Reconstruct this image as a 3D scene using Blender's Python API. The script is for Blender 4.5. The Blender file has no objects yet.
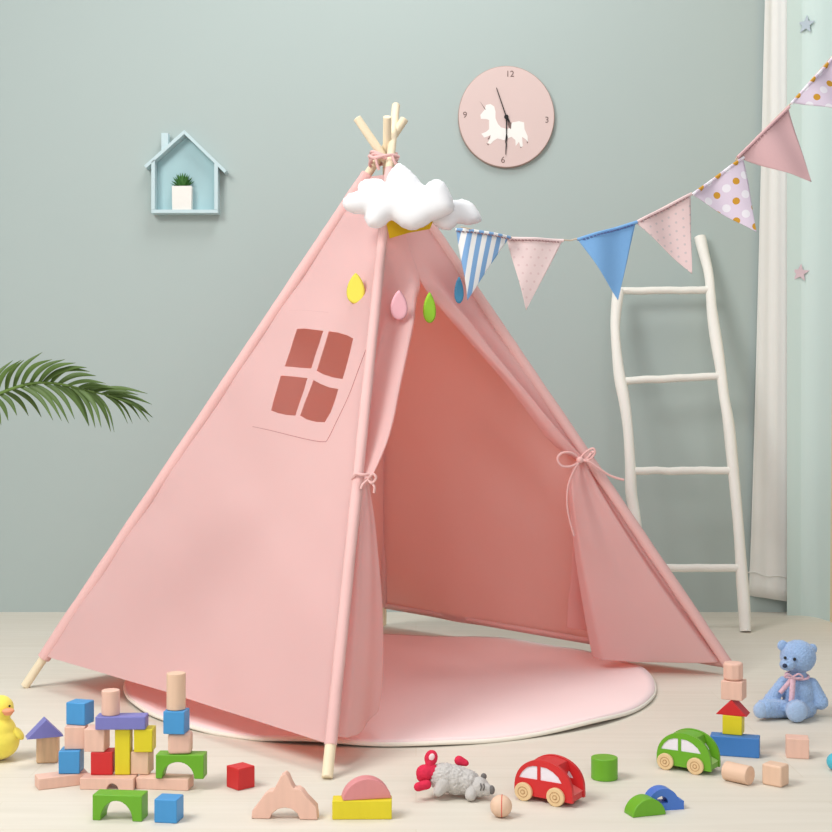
import bpy, bmesh, math, random
from mathutils import Vector, Matrix, noise
from mathutils.geometry import delaunay_2d_cdt
random.seed(7)
SC = bpy.context.scene
COL = SC.collection
R = math.radians
F = 1322.0      # focal length in pixels of an 832 px wide frame
H = 0.70        # camera height

# ------------------------------------------------------------------ camera, world, lights, exposure
cam_d = bpy.data.cameras.new('camera')
cam_d.sensor_width = 36.0
cam_d.lens = F / 832 * 36.0
cam_d.clip_start = 0.05
cam = bpy.data.objects.new('camera', cam_d)
cam.location = (0, 0, H)
cam.rotation_euler = (R(90), 0, 0)
COL.objects.link(cam)
SC.camera = cam

wd = bpy.data.worlds.new('world')
SC.world = wd
wd.use_nodes = True
wd.node_tree.nodes['Background'].inputs['Color'].default_value = (0.95, 0.97, 1.0, 1)
wd.node_tree.nodes['Background'].inputs['Strength'].default_value = 0.27

def area(name, loc, target, size, power, col=(1, 1, 1)):
    l = bpy.data.lights.new(name, 'AREA')
    l.shape = 'SQUARE'; l.size = size; l.energy = power; l.color = col
    o = bpy.data.objects.new(name, l)
    o.location = loc
    o.rotation_euler = (Vector(target) - Vector(loc)).to_track_quat('-Z', 'Y').to_euler()
    COL.objects.link(o)
    return o
area('key_softbox', (-2.0, 1.35, 2.9), (0.0, 2.8, 0.3), 1.4, 76, (1.0, 0.985, 0.96))
area('top_fill', (0.0, 3.5, 3.5), (0.2, 3.7, 0.0), 1.1, 27, (1.0, 0.99, 0.98))  # added overhead lamp, brightens the tent interior and upper wall
area('front_fill', (0.7, -0.4, 1.7), (0.1, 2.4, 0.1), 1.6, 26, (1.0, 0.98, 0.96))  # added camera-side fill that lifts the front faces of the blocks

vs = SC.view_settings
vs.view_transform = 'Standard'
vs.look = 'None'
vs.exposure = 0.34
vs.gamma = 1.0
vs.use_curve_mapping = False

# ------------------------------------------------------------------ helpers
def P(px, py, Y):
    return Vector(((px - 416) / F * Y, Y, H + (416 - py) / F * Y))
def G(px, py, z=0.0):
    return P(px, py, F * (H - z) / (py - 416))
def onplane(px, py, p0, n):
    o = Vector((0, 0, H)); d = Vector(((px - 416) / F, 1, (416 - py) / F))
    t = (p0 - o).dot(n) / d.dot(n)
    return o + d * t

def srgb(r, g, b):
    def f(c):
        c /= 255.0
        return c / 12.92 if c <= 0.04045 else ((c + 0.055) / 1.055) ** 2.4
    return (f(r), f(g), f(b), 1)

class NT:
    def __init__(s, m): s.t = m.node_tree; s.n = m.node_tree.nodes; s.l = m.node_tree.links
    def add(s, typ, **kw):
        nd = s.n.new(typ)
        for k, v in kw.items():
            if k in nd.inputs: nd.inputs[k].default_value = v
            else: setattr(nd, k, v)
        return nd
    def math(s, op, a, b=None, c=None):
        nd = s.n.new('ShaderNodeMath'); nd.operation = op
        for i, v in enumerate((a, b, c)):
            if v is None: continue
            if isinstance(v, (int, float)): nd.inputs[i].default_value = v
            else: s.l.new(v, nd.inputs[i])
        return nd.outputs[0]
    def mix(s, fac, a, b):
        nd = s.n.new('ShaderNodeMix'); nd.data_type = 'RGBA'
        for i, v in ((0, fac), (6, a), (7, b)):
            if isinstance(v, (int, float, tuple)): nd.inputs[i].default_value = v
            else: s.l.new(v, nd.inputs[i])
        return nd.outputs[2]

def mat(name, col, rough=0.6, var=0.06, scale=(20, 20, 20), bump=0.0, bscale=200, spec=0.3, sheen=0.0, transl=0.0, tcol=None, coat=0.0, detail=4):
    """principled material with procedural mottling along object coordinates"""
    m = bpy.data.materials.new(name); m.use_nodes = True
    T = NT(m); b = T.n['Principled BSDF']
    tc = T.add('ShaderNodeTexCoord'); mp = T.add('ShaderNodeMapping')
    mp.inputs['Scale'].default_value = scale
    T.l.new(tc.outputs['Object'], mp.inputs['Vector'])
    nz = T.add('ShaderNodeTexNoise', Scale=1.0, Detail=float(detail))
    T.l.new(mp.outputs[0], nz.inputs['Vector'])
    lo = tuple(c * (1 - var) for c in col[:3]) + (1,)
    hi = tuple(min(1, c * (1 + var)) for c in col[:3]) + (1,)
    c = T.mix(nz.outputs['Fac'], lo, hi)
    T.l.new(c, b.inputs['Base Color'])
    b.inputs['Roughness'].default_value = rough
    b.inputs['Specular IOR Level'].default_value = spec
    if sheen: b.inputs['Sheen Weight'].default_value = sheen
    if coat: b.inputs['Coat Weight'].default_value = coat
    if bump:
        n2 = T.add('ShaderNodeTexNoise', Scale=float(bscale), Detail=3.0)
        T.l.new(tc.outputs['Object'], n2.inputs['Vector'])
        bp = T.add('ShaderNodeBump', Strength=bump, Distance=0.002)
        T.l.new(n2.outputs['Fac'], bp.inputs['Height'])
        T.l.new(bp.outputs[0], b.inputs['Normal'])
    if transl:
        tr = T.add('ShaderNodeBsdfTranslucent'); tr.inputs['Color'].default_value = tcol or col
        mx = T.add('ShaderNodeMixShader'); mx.inputs[0].default_value = transl
        T.l.new(b.outputs[0], mx.inputs[1]); T.l.new(tr.outputs[0], mx.inputs[2])
        T.l.new(mx.outputs[0], T.n['Material Output'].inputs['Surface'])
    return m

def tag(o, label=None, cat=None, group=None, kind=None):
    if label: o['label'] = label
    if cat: o['category'] = cat
    if group: o['group'] = group
    if kind: o['kind'] = kind
    return o
def empty(name, loc, rz=0):
    o = bpy.data.objects.new(name, None); o.empty_display_size = 0.02
    o.location = loc; o.rotation_euler = (0, 0, rz); COL.objects.link(o); return o
def link(name, bm, m, parent=None, smooth=True, ang=35, bevel=0, seg=2, world=False):
    me = bpy.data.meshes.new(name)
    bmesh.ops.recalc_face_normals(bm, faces=bm.faces)
    bm.to_mesh(me); bm.free()
    if smooth:
        for p in me.polygons: p.use_smooth = True
        if ang: me.set_sharp_from_angle(angle=R(ang))
    ms = m if isinstance(m, (list, tuple)) else [m]
    for x in ms: me.materials.append(x)
    o = bpy.data.objects.new(name, me); COL.objects.link(o)
    if parent:
        o.parent = parent
        if world:   # vertices were given in world space
            o.matrix_parent_inverse = (Matrix.Translation(parent.location) @ parent.rotation_euler.to_matrix().to_4x4()).inverted()
    if bevel:
        bv = o.modifiers.new('bevel', 'BEVEL'); bv.width = bevel; bv.segments = seg; bv.limit_method = 'ANGLE'; bv.angle_limit = R(40)
    return o
def box(bm, x0, x1, y0, y1, z0, z1):
    v = [bm.verts.new(c) for c in ((x0,y0,z0),(x1,y0,z0),(x1,y1,z0),(x0,y1,z0),(x0,y0,z1),(x1,y0,z1),(x1,y1,z1),(x0,y1,z1))]
    for f in ((0,3,2,1),(4,5,6,7),(0,1,5,4),(1,2,6,5),(2,3,7,6),(3,0,4,7)): bm.faces.new([v[i] for i in f])
def prism(bm, pts, y0, y1):
    """profile in xz, extruded along y"""
    a = [bm.verts.new((x, y0, z)) for x, z in pts]; b = [bm.verts.new((x, y1, z)) for x, z in pts]
    n = len(pts)
    bm.faces.new(a); bm.faces.new(b[::-1])
    for i in range(n): bm.faces.new((a[i], a[(i+1) % n], b[(i+1) % n], b[i]))
def cyl(bm, c, r, h, n=40, axis='z', r2=None):
    r2 = r if r2 is None else r2
    M = {'z': Matrix(), 'y': Matrix.Rotation(R(-90), 4, 'X'), 'x': Matrix.Rotation(R(90), 4, 'Y')}[axis]
    vs_ = []
    for k, rr in ((0, r), (1, r2)):
        vs_.append([bm.verts.new(Vector(c) + (M @ Vector((rr*math.cos(2*math.pi*i/n), rr*math.sin(2*math.pi*i/n), h*k)))) for i in range(n)])
    bm.faces.new(vs_[0][::-1]); bm.faces.new(vs_[1])
    for i in range(n): bm.faces.new((vs_[0][i], vs_[0][(i+1) % n], vs_[1][(i+1) % n], vs_[1][i]))
def catmull(pts, n=8, closed=False):
    out = []; m = len(pts)
    rng = range(m if closed else m-1)
    for i in rng:
        p0 = pts[(i-1) % m] if closed or i > 0 else pts[i]
        p1 = pts[i]; p2 = pts[(i+1) % m]
        p3 = pts[(i+2) % m] if closed or i+2 < m else p2
        for k in range(n):
            t = k / n
            out.append(0.5*((2*p1) + (p2-p0)*t + (2*p0-5*p1+4*p2-p3)*t*t + (3*p1-p0-3*p2+p3)*t**3))
    if not closed: out.append(pts[-1])
    return out
def tube(bm, pts, rad, n=10, closed=False, caps=True):
    """rad: number or function of index fraction"""
    rings = []; m = len(pts); up = Vector((0.13, 0.31, 0.94)).normalized()
    pr = None
    for i, p in enumerate(pts):
        if closed: t = (pts[(i+1) % m] - pts[(i-1) % m])
        else: t = pts[min(i+1, m-1)] - pts[max(i-1, 0)]
        t.normalize()
        if pr is None:
            pr = (up - t*up.dot(t)).normalized()
            if pr.length < .1: pr = t.orthogonal().normalized()
        else: pr = (pr - t*pr.dot(t)).normalized()
        q = t.cross(pr)
        fr = i / max(1, m-1)
        ring = []
        for k in range(n):
            a = 2*math.pi*k/n
            r = rad(fr, a) if callable(rad) else rad
            ring.append(bm.verts.new(p + (pr*math.cos(a) + q*math.sin(a))*r))
        rings.append(ring)
    for i in range(m if closed else m-1):
        A = rings[i]; B = rings[(i+1) % m]
        for k in range(n): bm.faces.new((A[k], A[(k+1) % n], B[(k+1) % n], B[k]))
    if caps and not closed:
        bm.faces.new(rings[0][::-1]); bm.faces.new(rings[-1])
def sphere(bm, c, r, rot=None, sub=4):
    M = Matrix.Translation(Vector(c)) @ (rot.to_matrix().to_4x4() if rot else Matrix()) @ Matrix.Diagonal((*(r if hasattr(r, '__len__') else (r, r, r)), 1))
    bmesh.ops.create_icosphere(bm, subdivisions=sub, radius=1, matrix=M)
def capsule(bm, a, b, ra, rb, n=14):
    a = Vector(a); b = Vector(b)
    for i in range(n+1):
        t = i/n; sphere(bm, a.lerp(b, t), ra + (rb-ra)*t, sub=2)
def remesh(o, vox=0.002, smooth=6, disp=0, dsize=0.004):
    r = o.modifiers.new('remesh', 'REMESH'); r.mode = 'VOXEL'; r.voxel_size = vox; r.use_smooth_shade = True
    s = o.modifiers.new('smooth', 'SMOOTH'); s.iterations = smooth; s.factor = 0.5
    if disp:
        tx = bpy.data.textures.new('fuzz', 'CLOUDS'); tx.noise_scale = dsize; tx.noise_depth = 2
        d = o.modifiers.new('fuzz', 'DISPLACE'); d.texture = tx; d.strength = disp; d.mid_level = 0.5
    return o
def in_poly(x, y, poly):
    c = False; n = len(poly); j = n-1
    for i in range(n):
        xi, yi = poly[i]; xj, yj = poly[j]
        if (yi > y) != (yj > y) and x < (xj-xi)*(y-yi)/(yj-yi)+xi: c = not c
        j = i
    return c
def dist_poly(x, y, poly):
    best = 1e9; n = len(poly)
    for i in range(n):
        ax, ay = poly[i]; bx, by = poly[(i+1) % n]
        dx, dy = bx-ax, by-ay; L = dx*dx+dy*dy
        t = 0 if L == 0 else max(0, min(1, ((x-ax)*dx+(y-ay)*dy)/L))
        best = min(best, (ax+dx*t-x)**2+(ay+dy*t-y)**2)
    return math.sqrt(best)
def resample(poly, step):
    out = []; n = len(poly)
    for i in range(n):
        a = Vector(poly[i]); b = Vector(poly[(i+1) % n]); k = max(1, round((b-a).length/step))
        for j in range(k): out.append(tuple(a.lerp(b, j/k)))
    return out
def tri2d(outer, holes, step):
    """triangulated sheet in 2D with holes"""
    outer = resample(outer, step); holes = [resample(h, step*0.6) for h in holes]
    pts = []; edges = []
    for lp in [outer] + holes:
        s = len(pts); pts += [Vector(p) for p in lp]
        edges += [(s+i, s+(i+1) % len(lp)) for i in range(len(lp))]
    xs = [p[0] for p in outer]; ys = [p[1] for p in outer]
    y = min(ys); row = 0
    while y < max(ys):
        x = min(xs) + (step/2 if row % 2 else 0)
        while x < max(xs):
            if in_poly(x, y, outer) and dist_poly(x, y, outer) > step*0.5 and not any(in_poly(x, y, h) or dist_poly(x, y, h) < step*0.4 for h in holes):
                pts.append(Vector((x, y)))
            x += step
        y += step*0.87; row += 1
    v, e, f, *_ = delaunay_2d_cdt(pts, edges, [], 0, 1e-6)
    fs = []
    for t in f:
        cx = sum(v[i][0] for i in t)/len(t); cy = sum(v[i][1] for i in t)/len(t)
        if in_poly(cx, cy, outer) and not any(in_poly(cx, cy, h) for h in holes): fs.append(t)
    return v, fs, outer
def sheet(name, m, parent, corners, holes=(), step=0.03, disp=None, thick=0.0016, world=True):
    """cloth panel through planar 3D points, displaced along the normal"""
    o = corners[0]; e1 = (corners[1]-o).normalized(); n = e1.cross(corners[-1]-o).normalized()
    e2 = n.cross(e1)
    to2 = lambda p: ((p-o).dot(e1), (p-o).dot(e2))
    v, fs, _ = tri2d([to2(c) for c in corners], [[to2(c) for c in h] for h in holes], step)
    bm = bmesh.new(); vs_ = []
    for p in v:
        q = o + e1*p[0] + e2*p[1]
        if disp: q = q + n*disp(q, p)
        vs_.append(bm.verts.new(q))
    for t in fs: bm.faces.new([vs_[i] for i in t])
    ob = link(name, bm, m, parent, ang=0, world=world)
    s = ob.modifiers.new('thickness', 'SOLIDIFY'); s.thickness = thick; s.offset = 0
    e = ob.modifiers.new('edge', 'EDGE_SPLIT'); e.split_angle = R(40)
    return ob, n
def inflate(name, m, parent, outline, thick, prof, step, Mx, seam=0):
    """stuffed shape from a 2D outline (x,z): both faces bulge, meeting at the seam"""
    v, fs, outer = tri2d(outline, [], step)
    bm = bmesh.new(); S = {}
    for side in (-1, 1):
        for i, p in enumerate(v):
            d = dist_poly(p[0], p[1], outer)
            if d < 1e-5:
                if i not in S: S[i] = bm.verts.new(Mx @ Vector((p[0], 0, p[1])))
            else:
                t = min(1, d/prof); y = thick*math.sqrt(1-(1-t)**2)
                S[(i, side)] = bm.verts.new(Mx @ Vector((p[0], side*y, p[1])))
    for side in (-1, 1):
        for t in fs:
            try: bm.faces.new([S.get((i, side), S.get(i)) for i in t])
            except ValueError: pass
    o = link(name, bm, m, parent, ang=0)
    return o

# ------------------------------------------------------------------ materials
def wall_paint(name, col, var=0.03):
    return mat(name, col, rough=0.85, var=var, scale=(0.8, 0.8, 0.8), bump=0.05, bscale=120, spec=0.15)
M_wall = wall_paint('sage paint', srgb(176, 189, 186))
M_mint = wall_paint('mint backdrop paper', srgb(201, 217, 213))
M_trim = wall_paint('cream trim', srgb(226, 206, 168))
M_floor = bpy.data.materials.new('pale oak floor'); M_floor.use_nodes = True
def floor_nodes():
    T = NT(M_floor); b = T.n['Principled BSDF']
    tc = T.add('ShaderNodeTexCoord'); mp = T.add('ShaderNodeMapping'); mp.inputs['Scale'].default_value = (1.2, 16, 1)
    T.l.new(tc.outputs['Object'], mp.inputs['Vector'])
    n1 = T.add('ShaderNodeTexNoise', Scale=2.2, Detail=6.0, Distortion=0.6); T.l.new(mp.outputs[0], n1.inputs['Vector'])
    br = T.add('ShaderNodeTexBrick'); br.inputs['Scale'].default_value = 1.0
    br.inputs['Brick Width'].default_value = 1.5; br.inputs['Row Height'].default_value = 0.16
    br.inputs['Mortar Size'].default_value = 0.0012; br.inputs['Color1'].default_value = (0.46, 0.46, 0.46, 1); br.inputs['Color2'].default_value = (0.54, 0.54, 0.54, 1)
    br.inputs['Mortar'].default_value = (0.30, 0.30, 0.30, 1)
    T.l.new(tc.outputs['Object'], br.inputs['Vector'])
    c = T.mix(n1.outputs['Fac'], srgb(210, 203, 188), srgb(225, 219, 207))
    mu = T.n.new('ShaderNodeMix'); mu.data_type = 'RGBA'; mu.blend_type = 'OVERLAY'; mu.inputs[0].default_value = 0.35
    T.l.new(c, mu.inputs[6]); T.l.new(br.outputs['Color'], mu.inputs[7])
    T.l.new(mu.outputs[2], b.inputs['Base Color'])
    b.inputs['Roughness'].default_value = 0.6; b.inputs['Specular IOR Level'].default_value = 0.25
floor_nodes()
PINK = srgb(238, 234, 234)
M_cloth = mat('pink cotton canvas', PINK, rough=0.9, var=0.03, scale=(6, 6, 6), bump=0.25, bscale=500, spec=0.1, sheen=0.15, transl=0.55, tcol=srgb(255, 176, 156))
M_cloth2 = mat('pink cotton binding', srgb(235, 192, 188), rough=0.9, var=0.04, scale=(9, 9, 9), bump=0.3, bscale=400, spec=0.1, transl=0.1, tcol=srgb(240, 140, 125))
M_stitch = mat('stitching thread', srgb(196, 134, 130), rough=0.9)
M_pole = mat('pale pine pole', srgb(238, 222, 192), rough=0.55, var=0.06, scale=(60, 60, 3), spec=0.3)
M_mat = mat('soft pink mat cloth', srgb(249, 226, 225), rough=0.95, var=0.02, scale=(5, 5, 5), bump=0.3, bscale=220, spec=0.05, sheen=0.2)
M_matw = mat('cream mat piping', srgb(240, 234, 222), rough=0.9)
M_white = mat('white felt', srgb(243, 244, 247), rough=0.95, var=0.01, bump=0.25, bscale=700, spec=0.05, sheen=0.2)
M_paint = mat('white painted branch wood', srgb(238, 236, 228), rough=0.6, var=0.06, scale=(25, 25, 8), bump=0.5, bscale=60)
M_curt = mat('white curtain cloth', srgb(240, 240, 236), rough=0.95, var=0.02, bump=0.2, bscale=300, transl=0.15)
M_house = mat('pale aqua painted wood', srgb(196, 217, 221), rough=0.6, var=0.02)
M_houseb = mat('aqua painted back board', srgb(168, 200, 205), rough=0.7, var=0.03)
M_pot = mat('white plaster pot', srgb(236, 234, 228), rough=0.8, var=0.03, scale=(30, 30, 60), bump=0.3, bscale=150)
M_succ = mat('succulent green', srgb(70, 120, 58), rough=0.5, var=0.25, scale=(60, 60, 60))
M_soil = mat('soil', srgb(80, 60, 45), rough=1, var=0.2, scale=(200, 200, 200))
M_palm = mat('palm leaf green', srgb(88, 112, 56), rough=0.5, var=0.25, scale=(30, 30, 30), transl=0.15, tcol=srgb(120, 150, 60))
M_rach = mat('palm midrib green', srgb(100, 126, 62), rough=0.5, var=0.1)
M_black = mat('black metal', srgb(34, 30, 30), rough=0.4, var=0.02)
M_print = mat('grey brown print', srgb(120, 100, 96), rough=0.8)
M_uni = mat('white unicorn print', srgb(241, 239, 234), rough=0.8, var=0.01)
M_face = mat('pale pink clock face', srgb(218, 195, 190), rough=0.7, var=0.02, scale=(8, 8, 8))
M_rim = mat('clock edge', srgb(176, 150, 140), rough=0.6)
def wood(name, c, v=0.09): return mat(name, c, rough=0.6, var=v, scale=(90, 90, 9), spec=0.3, detail=3)
W_nat = wood('natural beech', srgb(226, 192, 166))
W_natp = wood('natural pinkish beech', srgb(229, 188, 170))
W_grain = wood('striped natural pine', srgb(222, 186, 148), 0.3)
def gloss(name, c): return mat(name, c, rough=0.42, var=0.05, scale=(70, 70, 9), spec=0.4)
W_blue = gloss('blue painted wood', srgb(70, 148, 206))
W_blue2 = gloss('royal blue painted wood', srgb(72, 118, 200))
W_blue3 = gloss('mid blue painted wood', srgb(62, 122, 190))
W_red = gloss('red painted wood', srgb(206, 44, 46))
W_yel = gloss('yellow painted wood', srgb(222, 206, 40))
W_grn = gloss('green painted wood', srgb(106, 170, 40))
W_pur = gloss('purple painted wood', srgb(122, 122, 190))
W_pnk = gloss('rose painted wood', srgb(216, 140, 142))

# ------------------------------------------------------------------ the room
WY = 4.72
bm = bmesh.new(); box(bm, -3.2, 1.6, -1.5, WY, -0.05, 0.0)
tag(link('floor', bm, M_floor, smooth=False), kind='structure')
bm = bmesh.new(); box(bm, -3.2, 1.6, WY, WY+0.1, -0.05, 3.0)
tag(link('wall_back', bm, M_wall, smooth=False), kind='structure')
# mint backdrop wall at the right, its foot curving towards the camera
bm = bmesh.new()
path = catmull([Vector(p) for p in ((1.302, 4.64, 0), (1.355, 4.638, 0), (1.392, 4.59, 0), (1.409, 4.50, 0))], 6)
front = path; back = [p + Vector((0.06, 0.0, 0)) for p in path]
TOPX = {0: 0, len(path)-1: 0.0}
lo = [bm.verts.new(p) for p in front]
hi = [bm.verts.new(p + Vector((0.022*(i/(len(front)-1)), 0, 3.0))) for i, p in enumerate(front)]
lo2 = [bm.verts.new(p) for p in back]
hi2 = [bm.verts.new(p + Vector((0.022, 0, 3.0))) for p in back]
for i in range(len(front)-1):
    bm.faces.new((lo[i], lo[i+1], hi[i+1], hi[i])); bm.faces.new((lo2[i+1], lo2[i], hi2[i], hi2[i+1]))
    bm.faces.new((hi[i], hi[i+1], hi2[i+1], hi2[i])); bm.faces.new((lo[i+1], lo[i], lo2[i], lo2[i+1]))
bm.faces.new((lo[0], hi[0], hi2[0], lo2[0])); bm.faces.new((lo[-1], lo2[-1], hi2[-1], hi[-1]))
tag(link('wall_right', bm, M_mint, ang=50), kind='structure')
bm = bmesh.new()
v = [bm.verts.new(c) for c in ((1.409, 4.50, 0), (1.47, 4.50, 0), (1.53, 4.2, 0), (1.43, 4.2, 0), (1.431, 4.50, 3), (1.492, 4.50, 3), (1.552, 4.2, 3), (1.452, 4.2, 3))]
for f in ((0,3,2,1),(4,5,6,7),(0,1,5,4),(1,2,6,5),(2,3,7,6),(3,0,4,7)): bm.faces.new([v[i] for i in f])
tag(link('trim_1', bm, M_trim, smooth=False), kind='structure')

def star(name, px, py, Y, r, m, label):
    c = P(px, py, Y); bm = bmesh.new(); pts = []
    for k in range(10):
        a = R(90 + 36*k); rr = r if k % 2 == 0 else r*0.42
        pts.append((rr*math.cos(a), rr*math.sin(a)))
    prism(bm, pts, -0.001, 0.001)
    o = link(name, bm, m, smooth=False); o.location = c; o.rotation_euler = (0, R(random.uniform(-12, 12)), R(-75) if Y < 4.69 else R(-12))
    return tag(o, label, 'sticker')
def mint_hit(px):
    best = None
    for i in range(len(path)-1):
        for k in range(20):
            p = path[i].lerp(path[i+1], k/20); q = 416 + F*p.x/p.y
            if best is None or abs(q-px) < best[0]: best = (abs(q-px), p.y, (path[i+1]-path[i]))
    return best[1], best[2]
for px, py, c, lab in ((806, 25, srgb(176, 188, 198), 'faded blue grey star sticker high on mint backdrop'), (800, 273, srgb(206, 184, 190), 'faded pink star sticker on mint backdrop beside curtain')):
    Y, d = mint_hit(px)
    m = mat('faded star ink', c, rough=0.9)
    o = star('star_sticker', px, py, Y, 0.033, m, lab)
    tl = 0.022*0.25
    o.location = P(px, py, Y) + Vector((-0.001, -0.006, 0)); o.rotation_euler = (0, R(6), math.atan2(d.y, d.x))

# ------------------------------------------------------------------ curtain
bm = bmesh.new()
nx, nz = 40, 60; rows = []
for j in range(nz+1):
    t = j/nz; z = 0.062 + t*2.6
    lp = 748.5 + (765-748.5)*min(1.25, max(0, (z-0.06)/2.1))**0.8
    row = []
    for i in range(nx+1):
        s = i/nx; X0 = (lp-416)/F*4.69; X1 = 1.318
        x = X0 + (X1-X0)*s
        y = 4.692 + 0.006*math.sin(s*5 + 0.5*math.sin(z*1.3)) + 0.0015*math.sin(s*17+z) - 0.014*s
        zz = z - (0.018*s if j == 0 else 0.018*s*(1-t))
        if 0.135 < z < 0.15: y += 0.002
        row.append(bm.verts.new((x, y, zz)))
    rows.append(row)
for j in range(nz):
    for i in range(nx): bm.faces.new((rows[j][i], rows[j][i+1], rows[j+1][i+1], rows[j+1][i]))
cur = empty('curtain', (1.25, 4.66, 0.05)); tag(cur, 'white curtain hanging between sage wall and mint backdrop', 'curtain')
o = link('drape', bm, M_curt, cur, ang=0, world=True)
s = o.modifiers.new('thickness', 'SOLIDIFY'); s.thickness = 0.003
bm = bmesh.new(); tube(bm, [Vector((1.178+0.140*i/20, 4.688+0.006*math.sin(i/20*5)-0.014*i/20, 0.145-0.018*i/20+0.004*math.sin(i*.5))) for i in range(21)], 0.0022, 6)
link('hem_seam', bm, M_curt, cur, world=True)

# ------------------------------------------------------------------ wall clock
def wall_clock():
    c = P(506.5, 116.5, WY-0.02)
    t = empty('wall_clock', (c.x, WY, c.z)); tag(t, 'round pale pink wall clock with white unicorn print', 'clock')
    k = (WY-0.02)/F      # metres per pixel at the clock
    def ell(rx, rz, n=96): return [(rx*math.cos(2*math.pi*i/n), rz*math.sin(2*math.pi*i/n)) for i in range(n)]
    rot = Matrix.Rotation(0, 4, 'Y')
    bm = bmesh.new(); prism(bm, ell(48.3*k, 51*k), -0.016, 0.0); link('body', bm, M_rim, t, bevel=0.0015)
    bm = bmesh.new(); prism(bm, ell(47.6*k, 50.3*k), -0.018, -0.014); link('clock_face', bm, M_face, t, bevel=0.001)
    def w(px, py): return ((px-506.5)*k, (116.5-py)*k)
    def z6(x, y): return w(440 + x/5.943, 50 + y/5.943)     # from the close-up of the clock
    # unicorn
    body = [(243,408),(240,385),(262,358),(275,325),(300,320),(322,335),(330,365),(330,405),(345,440),(365,460),(405,470),(430,430),(470,422),(500,430),(503,470),(520,510),(522,545),(510,530),(488,515),(492,570),(480,580),(470,545),(450,570),(448,535),(425,515),(380,535),(340,525),(318,540),(300,558),(282,552),(300,520),(300,505),(280,515),(262,520),(246,497),(275,485),(292,470),(292,415),(275,410)]
    bm = bmesh.new(); prism(bm, [z6(*p) for p in body], -0.0186, -0.0178); link('unicorn_print', bm, M_uni, t, smooth=False)
    for nm, pts in (('horn_print', ((236,303),(272,352),(268,355))), ('tail_print', ((405,420),(425,432),(422,470),(410,462),(402,440))), ('hoof_print', ((275,553),(292,560),(286,566))), ('hoof_print', ((515,540),(524,548),(518,556))), ('hoof_print', ((476,574),(486,576),(481,582))), ('leg_shade_print', ((300,505),(292,530),(282,530)))):
        bm = bmesh.new(); prism(bm, [z6(*p) for p in pts], -0.0189, -0.0184)
        link(nm, bm, M_print, t, smooth=False)
    for txt, px, py in (('12', 510, 74), ('3', 547, 120), ('6', 503, 160), ('9', 465, 115)):
        cu = bpy.data.curves.new('numeral', 'FONT'); cu.body = txt; cu.size = 0.031; cu.align_x = 'CENTER'; cu.align_y = 'CENTER'; cu.extrude = 0.0004
        tmp = bpy.data.objects.new('numeral_text', cu); COL.objects.link(tmp)
        bpy.context.view_layer.update()
        me = bpy.data.meshes.new_from_object(tmp.evaluated_get(bpy.context.evaluated_depsgraph_get()))
        bpy.data.objects.remove(tmp); me.materials.clear(); me.materials.append(M_print)
        o = bpy.data.objects.new('numeral', me); COL.objects.link(o); o.parent = t
        x, z = w(px, py); o.location = (x, -0.0184, z); o.rotation_euler = (R(90), 0, 0)
        o.rotation_euler = (R(90), R(0), 0)
    def hand(name, prof, y):
        bm = bmesh.new(); prism(bm, [z6(*p) for p in prof], y-0.0006, y+0.0006); link(name, bm, M_black, t, smooth=False)
    hand('second_hand', [(333,225),(337,225),(396,396),(390,398)], -0.024)
    hand('minute_hand', [(391,398),(400,398),(397,500),(402,520),(395,548),(397,560),(391,622),(388,622),(390,560),(387,545),(389,520),(392,500)], -0.0225)
    hand('hour_hand', [(391,395),(402,392),(416,425),(412,432),(404,425)], -0.021)
    x, z = z6(394, 398); bm = bmesh.new(); cyl(bm, (x, -0.026, z), 0.0075, 0.010, 20, 'y'); link('hub', bm, M_black, t)
wall_clock()

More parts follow.
